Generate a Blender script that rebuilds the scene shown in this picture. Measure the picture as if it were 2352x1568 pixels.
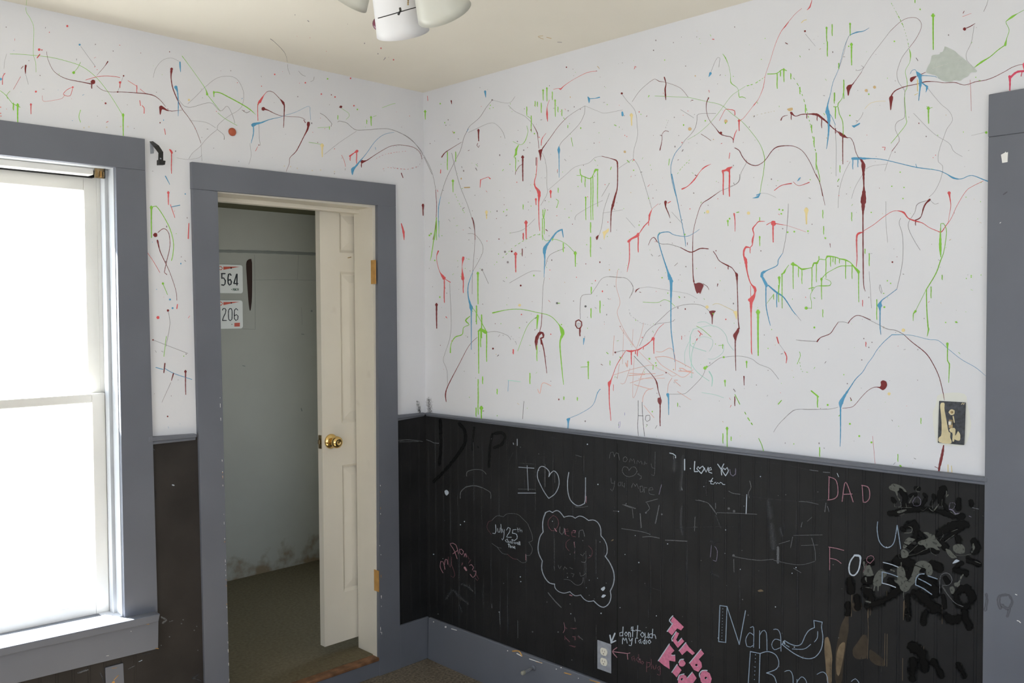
import bpy, bmesh, math, random
from mathutils import Vector, Matrix

for o in list(bpy.data.objects): bpy.data.objects.remove(o, do_unlink=True)
SC = bpy.context.scene
COL = SC.collection
random.seed(7)

# ------------------------------------------------------------------ camera
# corner of the room = origin; back wall y=0 (x<0), right wall x=0 (y<0), metres
CAM = Vector((-2.62580819, -3.20657498, 1.63021982))
ROT = (1.53616762, 0.00482066, -0.78426333)
FPX = 2030.29
cd = bpy.data.cameras.new('camera'); cam = bpy.data.objects.new('camera', cd); COL.objects.link(cam)
cam.location = CAM; cam.rotation_euler = ROT
cd.sensor_width = 36; cd.sensor_fit = 'HORIZONTAL'; cd.lens = FPX*36/2352; cd.clip_start = .05
SC.camera = cam
from mathutils import Euler
RM = Euler(ROT, 'XYZ').to_matrix()

# ------------------------------------------------------------------ light and exposure
SC.view_settings.view_transform = 'Standard'; SC.view_settings.look = 'None'
SC.view_settings.gamma = 1; SC.view_settings.use_curve_mapping = False
SC.view_settings.exposure = -0.1
SKY, GROUND = 3.9, 5.4
W = bpy.data.worlds.new('overcast_sky'); SC.world = W; W.use_nodes = True
wt = W.node_tree; bgn = wt.nodes['Background']; bgn.inputs['Strength'].default_value = 1.0
# pale overcast sky over sunlit light ground
wc = wt.nodes.new('ShaderNodeTexCoord'); wz = wt.nodes.new('ShaderNodeSeparateXYZ'); wr = wt.nodes.new('ShaderNodeMapRange'); wm = wt.nodes.new('ShaderNodeMix'); wm.data_type = 'RGBA'
wt.links.new(wc.outputs['Generated'], wz.inputs[0]); wt.links.new(wz.outputs['Z'], wr.inputs['Value'])
wr.inputs['From Min'].default_value = -.04; wr.inputs['From Max'].default_value = .04
wm.inputs[6].default_value = (GROUND*.96, GROUND*.98, GROUND*.98, 1); wm.inputs[7].default_value = (SKY*.80, SKY*.94, SKY*1.15, 1)
wt.links.new(wr.outputs[0], wm.inputs[0]); wt.links.new(wm.outputs[2], bgn.inputs['Color'])
def area(name, loc, rot, sx, sy, power, color=(1,1,1), portal=False):
    l = bpy.data.lights.new(name, 'AREA'); l.shape = 'RECTANGLE'; l.size = sx; l.size_y = sy
    l.energy = power; l.color = color
    if portal: l.cycles.is_portal = True
    o = bpy.data.objects.new(name, l); COL.objects.link(o); o.location = loc; o.rotation_euler = rot
    return o
PI = math.pi
# sun, coming in through the window of the back wall onto the carpet in front of it
sl = bpy.data.lights.new('sun', 'SUN'); sl.energy = 96; sl.angle = .012; sl.color = (1.0, .98, .95)
so_ = bpy.data.objects.new('sun', sl); COL.objects.link(so_); so_.location = (-4, 5, 6)
so_.rotation_euler = Vector((.50, -1, -1.35)).to_track_quat('-Z', 'Y').to_euler()
# sky portals in the windows and in the next room's added daylight opening
area('window_portal', (-1.98, .19, 1.35), (PI/2, 0, PI), 1.16, 1.62, 1, portal=True)
area('added_opening_portal', (.68, .46, 1.25), (0, PI/2, 0), 1.5, .44, 1, portal=True)
area('window_portal_side', (-4.02, -2.3, 1.4), (0, -PI/2, 0), 1.5, 1.7, 1, portal=True)
area('window_portal_front', (-2.75, -4.42, 1.4), (PI/2, 0, 0), 1.5, 1.7, 1, portal=True)

# ------------------------------------------------------------------ helpers
def ray(x, y): return RM @ Vector(((x-1176)/FPX, -(y-784)/FPX, -1))
def on(x, y, ax, v):
    d = ray(x, y); t = (v-CAM[ax])/d[ax]; return CAM + d*t
HT = 2.64
WOFF = 0.008
N_BACK, N_RIGHT, N_CEIL = Vector((0,-1,0)), Vector((-1,0,0)), Vector((0,0,-1))
def hit_walls(x, y):
    d = ray(x, y); best = None
    for ax, v, n, k in ((1, 0, N_BACK, 'back'), (0, 0, N_RIGHT, 'right'), (2, HT, N_CEIL, 'ceil')):
        if abs(d[ax]) < 1e-6: continue
        t = (v-CAM[ax])/d[ax]
        if t > 0 and (best is None or t < best[0]): best = (t, n, k)
    return CAM + d*best[0], best[1], best[2]
def hit_plane(ax, v, n):
    def f(x, y): return on(x, y, ax, v), n, 'p'
    return f
def hit_panel(x, y):
    d = ray(x, y)
    t1 = (-WOFF-CAM[1])/d[1]; t2 = (-WOFF-CAM[0])/d[0]
    if 0 < t1 < t2 or t2 < 0: return CAM+d*t1, N_BACK, 'back'
    return CAM+d*t2, N_RIGHT, 'right'

def mesh_obj(name, verts, faces, mat, parent=None, smooth=False):
    me = bpy.data.meshes.new(name); me.from_pydata([tuple(v) for v in verts], [], faces)
    me.validate(); me.update()
    if smooth: me.polygons.foreach_set('use_smooth', [True]*len(me.polygons))
    if mat: me.materials.append(mat)
    o = bpy.data.objects.new(name, me); COL.objects.link(o)
    if parent: o.parent = parent; o.matrix_parent_inverse = parent.matrix_basis.inverted()
    return o
def bm_obj(name, bm, mat, parent=None, smooth=False, recalc=True):
    if recalc: bmesh.ops.recalc_face_normals(bm, faces=bm.faces)
    me = bpy.data.meshes.new(name); bm.to_mesh(me); bm.free()
    if smooth: me.polygons.foreach_set('use_smooth', [True]*len(me.polygons))
    if mat: me.materials.append(mat)
    o = bpy.data.objects.new(name, me); COL.objects.link(o)
    if parent: o.parent = parent; o.matrix_parent_inverse = parent.matrix_basis.inverted()
    return o
def add_prism(bm, front, back):
    """front, back: equal loops of points"""
    a = [bm.verts.new(p) for p in front]; b = [bm.verts.new(p) for p in back]; n = len(a)
    bm.faces.new(a); bm.faces.new(b[::-1])
    for i in range(n): bm.faces.new((a[i], b[i], b[(i+1) % n], a[(i+1) % n]))
def add_box(bm, lo, hi):
    x0, y0, z0 = lo; x1, y1, z1 = hi
    add_prism(bm, [(x0,y0,z0),(x1,y0,z0),(x1,y0,z1),(x0,y0,z1)], [(x0,y1,z0),(x1,y1,z0),(x1,y1,z1),(x0,y1,z1)])
def box(name, lo, hi, mat, parent=None, bev=0):
    bm = bmesh.new(); add_box(bm, lo, hi); o = bm_obj(name, bm, mat, parent)
    if bev: bevel(o, bev)
    return o
def bevel(o, w, seg=2):
    m = o.modifiers.new('bevel', 'BEVEL'); m.width = w; m.segments = seg; m.limit_method = 'ANGLE'; m.angle_limit = .6
def board(name, px, ax, off, mat, parent=None, back=0.0, bev=.002):
    """a board whose front outline is given by image corners on the plane ax = -off, running back to ax = -back"""
    f = [on(x, y, ax, -off) for x, y in px]; b = []
    for p in f: q = p.copy(); q[ax] = -back; b.append(q)
    bm = bmesh.new(); add_prism(bm, f, b); o = bm_obj(name, bm, mat, parent)
    if bev: bevel(o, bev)
    return o
def add_lathe(bm, prof, M, seg=32, cap0=True, cap1=True):
    """prof: (r, z) list; M: matrix"""
    rings = []
    for r, z in prof:
        rings.append([bm.verts.new(M @ Vector((r*math.cos(2*PI*i/seg), r*math.sin(2*PI*i/seg), z))) for i in range(seg)])
    for a, b in zip(rings, rings[1:]):
        for i in range(seg): bm.faces.new((a[i], a[(i+1) % seg], b[(i+1) % seg], b[i]))
    if cap0: bm.faces.new(rings[0][::-1])
    if cap1: bm.faces.new(rings[-1])
def frame_to(p, d):
    d = Vector(d).normalized(); return Matrix.Translation(p) @ d.to_track_quat('Z', 'Y').to_matrix().to_4x4()
def add_tube(bm, pts, r, seg=8):
    pts = [Vector(p) for p in pts]; prev = None; up = Vector((0,0,1))
    for i, p in enumerate(pts):
        t = (pts[min(i+1, len(pts)-1)]-pts[max(i-1, 0)]).normalized()
        s = t.cross(up);
        if s.length < 1e-3: s = t.cross(Vector((1,0,0)))
        s.normalize(); u = s.cross(t)
        ring = [bm.verts.new(p + (s*math.cos(2*PI*k/seg)+u*math.sin(2*PI*k/seg))*r) for k in range(seg)]
        if prev:
            for k in range(seg): bm.faces.new((prev[k], prev[(k+1) % seg], ring[(k+1) % seg], ring[k]))
        else: bm.faces.new(ring[::-1])
        prev = ring
    bm.faces.new(prev)
def empty(name, loc=(0,0,0)):
    o = bpy.data.objects.new(name, None); COL.objects.link(o); o.location = loc; o.empty_display_size = .1; return o
def tag(o, label=None, cat=None, group=None, kind=None):
    if label: o['label'] = label
    if cat: o['category'] = cat
    if group: o['group'] = group
    if kind: o['kind'] = kind
    return o
def struct(o, label=None): return tag(o, label, kind='structure')

# ------------------------------------------------------------------ materials
def srgb(r, g, b):
    f = lambda c: (c/255/12.92 if c/255 <= .04045 else ((c/255+.055)/1.055)**2.4)
    return (f(r), f(g), f(b), 1)
def mat(name, col, rough=.6, spec=.4, metal=0, var=.0, scale=8, bump=0, bscale=60, dirt=None, dirt_scale=3, dirt_lo=.6, dirt_hi=.75):
    m = bpy.data.materials.new(name); m.use_nodes = True; nt = m.node_tree; B = nt.nodes['Principled BSDF']
    B.inputs['Roughness'].default_value = rough; B.inputs['Metallic'].default_value = metal
    B.inputs['Specular IOR Level'].default_value = spec; B.inputs['Base Color'].default_value = col
    tc = nt.nodes.new('ShaderNodeTexCoord'); src = None
    def ramp(noise, a, b, ca, cb):
        r = nt.nodes.new('ShaderNodeValToRGB'); r.color_ramp.elements[0].position = a; r.color_ramp.elements[1].position = b
        r.color_ramp.elements[0].color = ca; r.color_ramp.elements[1].color = cb
        nt.links.new(noise.outputs['Fac'], r.inputs['Fac']); return r.outputs['Color']
    def noise(s, d=6):
        n = nt.nodes.new('ShaderNodeTexNoise'); n.inputs['Scale'].default_value = s; n.inputs['Detail'].default_value = d
        nt.links.new(tc.outputs['Object'], n.inputs['Vector']); return n
    if var:
        lo = tuple(c*(1-var) for c in col[:3])+(1,); hi = tuple(min(1, c*(1+var)) for c in col[:3])+(1,)
        src = ramp(noise(scale), .3, .7, lo, hi)
    if dirt:
        mx = nt.nodes.new('ShaderNodeMix'); mx.data_type = 'RGBA'
        f = ramp(noise(dirt_scale, 9), dirt_lo, dirt_hi, (0,0,0,1), (1,1,1,1))
        nt.links.new(f, mx.inputs[0])
        if src: nt.links.new(src, mx.inputs[6])
        else: mx.inputs[6].default_value = col
        mx.inputs[7].default_value = dirt; src = mx.outputs[2]
    if src: nt.links.new(src, B.inputs['Base Color'])
    if bump:
        bp = nt.nodes.new('ShaderNodeBump'); bp.inputs['Strength'].default_value = bump; bp.inputs['Distance'].default_value = .004
        nt.links.new(noise(bscale, 4).outputs['Fac'], bp.inputs['Height']); nt.links.new(bp.outputs['Normal'], B.inputs['Normal'])
    return m
def chalk_mat(name, col, cover=.5, scale=350, soft=.15, width=.16, rough=1, spec=.05):
    """dry chalk or rubbed paint: breaks up over the panel's grain and thins out towards a stroke's edge"""
    m = mat(name, col, rough=rough, spec=spec); nt = m.node_tree; B = nt.nodes['Principled BSDF']
    tc = nt.nodes.new('ShaderNodeTexCoord'); n = nt.nodes.new('ShaderNodeTexNoise'); n.inputs['Scale'].default_value = scale; n.inputs['Detail'].default_value = 4
    nt.links.new(tc.outputs['Object'], n.inputs['Vector'])
    at = nt.nodes.new('ShaderNodeAttribute'); at.attribute_name = 'cover'
    ma = nt.nodes.new('ShaderNodeMath'); ma.operation = 'MULTIPLY_ADD'; ma.inputs[1].default_value = soft
    nt.links.new(at.outputs['Fac'], ma.inputs[0]); nt.links.new(n.outputs['Fac'], ma.inputs[2])
    mr = nt.nodes.new('ShaderNodeMapRange'); mr.inputs['From Min'].default_value = .67+soft-cover*.5-width/2; mr.inputs['From Max'].default_value = .67+soft-cover*.5+width/2
    nt.links.new(ma.outputs[0], mr.inputs['Value']); nt.links.new(mr.outputs[0], B.inputs['Alpha'])
    return m
M = {}
M['plaster'] = mat('white_wall_paint', (.755,.765,.80,1), .75, .2, var=.02, scale=2.5, bump=.12, bscale=45)
M['ceiling'] = mat('cream_ceiling_paint', (.87,.83,.73,1), .85, .15, var=.03, scale=1.5, bump=.1, bscale=30)
M['black'] = mat('black_chalkboard_paint', (.0140,.0142,.0150,1), .6, .25, var=.3, scale=5, bump=.15, bscale=80)
M['flare_black'] = mat('black_paint_with_flare', (.030,.0265,.0245,1), .6, .25, var=.25, scale=6, bump=.1)  # black panel paint with the window's flare put into the colour as brown
M['trim'] = mat('grey_trim_paint', (.146,.157,.186,1), .45, .35, var=.06, scale=4, bump=.08, bscale=25)
M['carpet'] = mat('brown_carpet', (.225,.19,.145,1), .98, .05, var=.45, scale=90, bump=.9, bscale=420, dirt=(.13,.10,.07,1), dirt_scale=6, dirt_lo=.5, dirt_hi=.75)
M['carpet2'] = mat('olive_carpet', (.175,.148,.095,1), .98, .05, var=.16, scale=70, bump=.5, bscale=400)
M['jamb'] = mat('jamb_paint_with_glare', (.44,.455,.47,1), .5, .35, var=.05)  # trim grey lightened to carry the window's glare on jamb and stops
M['siding'] = mat('white_siding', (.82,.82,.82,1), .7, .2)
M['sash'] = mat('white_sash_paint', (.78,.77,.73,1), .45, .35, var=.03)
M['door'] = mat('ivory_door_paint', (.72,.68,.59,1), .45, .35, var=.03, scale=6, dirt=(.52,.47,.38,1), dirt_scale=7, dirt_lo=.66, dirt_hi=.9)
M['room2'] = mat('grey_painted_panel', (.48,.485,.435,1), .7, .2, var=.05, scale=3, bump=.05)
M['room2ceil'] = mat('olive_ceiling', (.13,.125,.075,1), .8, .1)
M['wood'] = mat('worn_wood', (.20,.10,.05,1), .6, .3, var=.4, scale=25)
M['rawwood'] = mat('raw_wood', (.50,.28,.09,1), .7, .2, var=.15, scale=40)
M['brass'] = mat('polished_brass', (.78,.55,.22,1), .18, .5, metal=1)
M['oldbrass'] = mat('tarnished_brass', (.36,.27,.15,1), .45, .5, metal=1, var=.4, scale=60)
M['glass_shade'] = mat('frosted_glass', (.74,.74,.66,1), .35, .5)
M['glass_shade'].node_tree.nodes['Principled BSDF'].inputs['Transmission Weight'].default_value = .25
M['shade_white'] = mat('white_shade', (.78,.78,.79,1), .5, .4)
M['maroon_glass'] = mat('maroon_glass', (.16,.03,.06,1), .2, .5)
M['metal_black'] = mat('black_metal', (.012,.012,.012,1), .35, .5)
M['metal'] = mat('grey_plate_paint', (.30,.32,.36,1), .5, .4, var=.12, scale=60)
M['ivory'] = mat('ivory_plastic', (.72,.70,.60,1), .4, .4)
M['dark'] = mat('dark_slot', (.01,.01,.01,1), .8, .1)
M['plate_white'] = mat('white_plate_enamel', (.95,.96,.92,1), .3, .6)
M['plate_red'] = mat('red_plate_enamel', (.75,.10,.05,1), .3, .5)
M['plate_green'] = mat('dark_green_print', (.02,.10,.05,1), .4, .4)
M['print'] = mat('black_plate_print', (.02,.025,.03,1), .4, .4)
M['paper'] = mat('white_paper', (.86,.86,.83,1), .8, .1)
M['switch'] = mat('dark_torn_plate', (.045,.05,.06,1), .4, .4, var=.5, scale=120)
M['cream'] = mat('old_cream_paint', (.66,.58,.36,1), .6, .2, var=.08, scale=60)
M['tape'] = mat('yellowed_tape', (.60,.66,.61,1), .25, .5, var=.06, scale=60)
M['tape'].node_tree.nodes['Principled BSDF'].inputs['Alpha'].default_value = .8
M['disc'] = mat('orange_red_disc', (.42,.10,.05,1), .5, .3)
M['tip'] = mat('cream_rubber', (.34,.33,.27,1), .7, .2)
# window pane: clear glass that lets daylight straight through
g = bpy.data.materials.new('window_glass'); g.use_nodes = True; nt = g.node_tree; nt.nodes.clear()
o_ = nt.nodes.new('ShaderNodeOutputMaterial'); mx = nt.nodes.new('ShaderNodeMixShader'); tr = nt.nodes.new('ShaderNodeBsdfTransparent'); gl = nt.nodes.new('ShaderNodeBsdfGlossy')
gl.inputs['Roughness'].default_value = .02; tr.inputs['Color'].default_value = (.97,.98,.98,1); mx.inputs[0].default_value = .05
nt.links.new(tr.outputs[0], mx.inputs[1]); nt.links.new(gl.outputs[0], mx.inputs[2]); nt.links.new(mx.outputs[0], o_.inputs[0])
M['glass'] = g
# splattered paints
for k, n, c in (('g','lime_green_paint',(.27,.62,.065)), ('r','red_paint',(.72,.11,.12)), ('m','maroon_paint',(.20,.026,.028)),
                ('b','blue_paint',(.10,.35,.58)), ('y','pale_yellow_paint',(.84,.71,.36)), ('t','tan_paint',(.64,.47,.25)),
                ('k','dark_paint_thread',(.30,.27,.285)), ('q','pink_red_paint',(.74,.09,.16)), ('c','teal_crayon',(.50,.78,.70)),
                ('s','salmon_crayon',(.84,.50,.44)), ('p','purple_crayon',(.46,.40,.70)), ('l','faint_tan_paint',(.72,.66,.54)), ('h','pencil_grey',(.16,.16,.17)), ('a','smeared_grey_paint',(.19,.20,.22))):
    M['p_'+k] = mat(n, c+(1,), .35 if k in 'grmbyq' else .8, .3)
for k, n, c, cov, soft, wid in (('W','white_chalk',(.47,.53,.60),.95,.12,.14), ('D','faded_white_chalk',(.135,.14,.15),.78,.20,.25), ('E','chalk_dust',(.085,.088,.094),.56,.34,.5),
                ('R','pink_chalk',(.35,.185,.225),.82,.14,.2), ('Q','faded_pink_chalk',(.14,.07,.085),.76,.18,.25), ('X','lilac_chalk',(.20,.185,.25),.72,.15,.2),
                ('B','blue_white_chalk',(.27,.34,.43),.82,.12,.16), ('V','soft_white_chalk',(.30,.335,.39),.85,.12,.16)):
    M['c_'+k] = chalk_mat(n, c+(1,), cov, 420, soft, wid)
M['c_Z'] = chalk_mat('glossy_black_paint', (.0035,.0035,.0035,1), 1.06, 40, .45, .3, .5, .1)
M['c_Y'] = chalk_mat('old_black_paint', (.0085,.0085,.009,1), 1.0, 40, .4, .4, .5, .1)
M['c_G'] = chalk_mat('grey_chalk_paste', (.115,.12,.108,1), .80, 120, .25, .35)
M['c_rub'] = chalk_mat('rubbed_trim_paint', (.132,.140,.160,1), .9, 30, .5, .5, .5, .3)
M['c_S'] = mat('solid_pink_chalk', (.62,.20,.31,1), .9, .1, var=.15, scale=90)
M['c_T'] = mat('tan_panel_mark', (.17,.125,.075,1), .5, .3, var=.3, scale=40)  # tan and brown marks laid over the black panel
M['c_U'] = mat('brown_panel_mark', (.036,.027,.018,1), .45, .3, var=.4, scale=30)
# ------------------------------------------------------------------ strokes (paint, crayon, chalk)
class Strokes:
    """collects brush strokes, drips, dots and filled patches; each is given in the photo's pixels and laid on the surface it lies on"""
    def __init__(self, hit, lift=.0004, dome=.0008, edge=.3): self.hit = hit; self.lift = lift; self.dome = dome; self.edge = edge; self.thin = 1.0; self.bags = {}; self.n = 0
    def rise(self): return self.lift + ((self.n % 23)*.00003 if self.edge < .5 else self.n*.000008)
    def bag(self, col, surf): return self.bags.setdefault((col, surf), ([], [], []))
    def ribbon(self, col, pts, soft=True):
        pts = [(float(x), float(y), float(w)) for x, y, w in pts]
        P = []
        if soft and len(pts) > 2:
            for i in range(len(pts)-1):
                p0 = pts[max(i-1, 0)]; p1 = pts[i]; p2 = pts[i+1]; p3 = pts[min(i+2, len(pts)-1)]
                L = math.hypot(p2[0]-p1[0], p2[1]-p1[1]); n = max(1, min(9, int(L/4)))
                for j in range(n):
                    t = j/n; q = []
                    for a in range(2):
                        m1 = (p2[a]-p0[a])/2; m2 = (p3[a]-p1[a])/2
                        q.append((2*t**3-3*t*t+1)*p1[a]+(t**3-2*t*t+t)*m1+(-2*t**3+3*t*t)*p2[a]+(t**3-t*t)*m2)
                    s = t*t*(3-2*t); q.append(p1[2]+(p2[2]-p1[2])*s); P.append(q)
            P.append(list(pts[-1]))
        else:
            P = [list(p) for p in pts]
        Q = [P[0]]
        for p in P[1:]:
            if math.hypot(p[0]-Q[-1][0], p[1]-Q[-1][1]) > .15: Q.append(p)
        P = Q
        if len(P) < 2: return self.dot(col, P[0][0], P[0][1], P[0][2]/2)
        # rounded ends
        def cap(a, b):
            L = math.hypot(a[0]-b[0], a[1]-b[1]); ux, uy = (a[0]-b[0])/L, (a[1]-b[1])/L; r = a[2]/2
            return [[a[0]+ux*r*.95, a[1]+uy*r*.95, a[2]*.3], [a[0]+ux*r*.7, a[1]+uy*r*.7, a[2]*.72]]
        if P[0][2] > 1.2: P = cap(P[0], P[1]) + P
        if P[-1][2] > 1.2: P = P + cap(P[-1], P[-2])[::-1]
        self.n += 1; lift = self.rise()
        prev = None; prevk = None
        for i, (x, y, w) in enumerate(P):
            a = P[max(i-1, 0)]; b = P[min(i+1, len(P)-1)]; L = math.hypot(b[0]-a[0], b[1]-a[1]) or 1
            nx, ny = -(b[1]-a[1])/L, (b[0]-a[0])/L; h = w/2*(1+.12*math.sin(i*2.7+self.n))
            c, n, k = self.hit(x, y); V, F, A = self.bag(col, k)
            ax = max(range(3), key=lambda q: abs(n[q]))
            def at(px, py):
                d = ray(px, py); t = (c[ax]-CAM[ax])/d[ax]; return CAM + d*t
            l = at(x+nx*h, y+ny*h); r = at(x-nx*h, y-ny*h)
            dm = min(self.dome, (l-r).length*.3)
            row = len(V); V.extend((l+n*lift*self.edge, c+n*(lift+dm), r+n*lift*self.edge)); e = 0. if 0 < i < len(P)-1 else -.6; A.extend((e, 1.+e, e))
            if prev is not None and prevk == k:
                F.append((prev, row, row+1, prev+1)); F.append((prev+1, row+1, row+2, prev+2))
            prev, prevk = row, k
    def poly(self, col, pts, soft=True):
        self.n += 1; lift = self.rise()
        c0, n, k = self.hit(sum(p[0] for p in pts)/len(pts), sum(p[1] for p in pts)/len(pts))
        ax = max(range(3), key=lambda q: abs(n[q])); V, F, A = self.bag(col, k); base = len(V)
        N = len(pts); out = []
        if soft:                      # one corner-cutting pass, so that wet edges are round
            for i in range(N):
                a, b = pts[i], pts[(i+1) % N]
                out += [(a[0]*.8+b[0]*.2, a[1]*.8+b[1]*.2), (a[0]*.2+b[0]*.8, a[1]*.2+b[1]*.8)]
        else: out = list(pts)
        for x, y in out:
            d = ray(x, y); t = (c0[ax]-CAM[ax])/d[ax]; V.append(CAM+d*t+n*(lift+self.dome*.5)); A.append(.9)
        from mathutils.geometry import tessellate_polygon
        for tri in tessellate_polygon([[Vector((x, y, 0)) for x, y in out]]): F.append(tuple(base+i for i in tri))
    def dot(self, col, x, y, r, sy=1.0):
        n_ = 10
        self.poly(col, [(x+r*math.cos(2*PI*i/n_)*(1+.13*math.sin(3*i+x)), y+r*sy*math.sin(2*PI*i/n_)) for i in range(n_)], soft=False)
    def drip(self, col, x, y, L, w, r):
        if r*2 > w*1.15: self.ribbon(col, [(x, y-r*.5, r*1.2), (x, y, r*2), (x+.2, y+r, w*1.3), (x+.1, y+max(L*.5, r*1.5), w), (x+.5, y+L, w*.75)])
        else: self.ribbon(col, [(x, y, w), (x+.3, y+L*.35, w*1.05), (x-.2, y+L*.7, w*.95), (x+.3, y+L, w*.75)])
    def parse(self, text):
        ox = oy = 0.0; s = 1.0
        for line in text.strip().splitlines():
            line = line.strip()
            if not line: continue
            if line[0] == '@':
                ox, oy, s = [float(v) for v in line[1:].split()]; continue
            for cmd in line.split(';'):
                tk = cmd.split()
                if not tk: continue
                col, op = tk[0], tk[1]
                X = lambda v: ox+float(v)/s
                Y = lambda v: oy+float(v)/s
                if op == '#':
                    self.poly(col, [(X(a), Y(b)) for a, b in (t.split(',') for t in tk[2:])], soft=(col not in ('S', 'z')))
                elif op == 'o':
                    r = float(tk[2])/s
                    for t in tk[3:]:
                        a, b = t.split(',')[:2]; self.dot(col, X(a), Y(b), r)
                elif op == '|':
                    w = float(tk[2])/s*(.86 if self.thin < 1 else 1)
                    for t in tk[3:]:
                        v = [float(q) for q in t.split(',')]
                        self.drip(col, X(v[0]), Y(v[1]), v[2]/s, w, (v[3]/s if len(v) > 3 else w*.5))
                else:
                    dash = op == '~'
                    if dash: tk.pop(1)
                    f = (.80 if col == 'k' else 1.0)*self.thin if self.thin < 1 else 1.5 if col == 'Z' else 1.0; g_ = lambda v: v*(f if v <= 13 else 1-(1-f)*max(0, (22-v)/9)) if f < 1 else v*f; w = g_(float(tk[1]))/s; rows = [[]]
                    for t in tk[2:]:
                        if t == '/': rows.append([]); continue
                        v = t.split(',')
                        if len(v) > 2: w = g_(float(v[2]))/s
                        rows[-1].append((X(v[0]), Y(v[1]), w))
                    for row in rows:
                        if not row: continue
                        if dash:
                            for a, b in zip(row, row[1:]):
                                L = math.hypot(b[0]-a[0], b[1]-a[1]); n = max(1, int(L/(4+3*a[2])))
                                for i in range(n):
                                    u = (i+.15+.3*random.random())/n; v_ = min(1, u+(.25+.35*random.random())/n); ww = a[2]*(.7+.6*random.random())
                                    self.ribbon(col, [(a[0]+(b[0]-a[0])*u, a[1]+(b[1]-a[1])*u, ww), (a[0]+(b[0]-a[0])*v_, a[1]+(b[1]-a[1])*v_, ww*.8)])
                        elif len(row) == 1: self.dot(col, row[0][0], row[0][1], row[0][2]/2)
                        else: self.ribbon(col, row)
    def build(self, name, prefix, parents, labels=None, kind=None):
        out = []
        for (col, surf), (V, F, A) in sorted(self.bags.items()):
            if not F: continue
            o = mesh_obj(name, V, F, M[prefix+col], parents.get(surf) if isinstance(parents, dict) else parents, smooth=False)
            if prefix == 'c_': o.data.attributes.new('cover', 'FLOAT', 'POINT').data.foreach_set('value', A)
            if labels: o['label'] = labels[col]
            if kind: o['kind'] = kind
            out.append(o)
        return out
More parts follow.
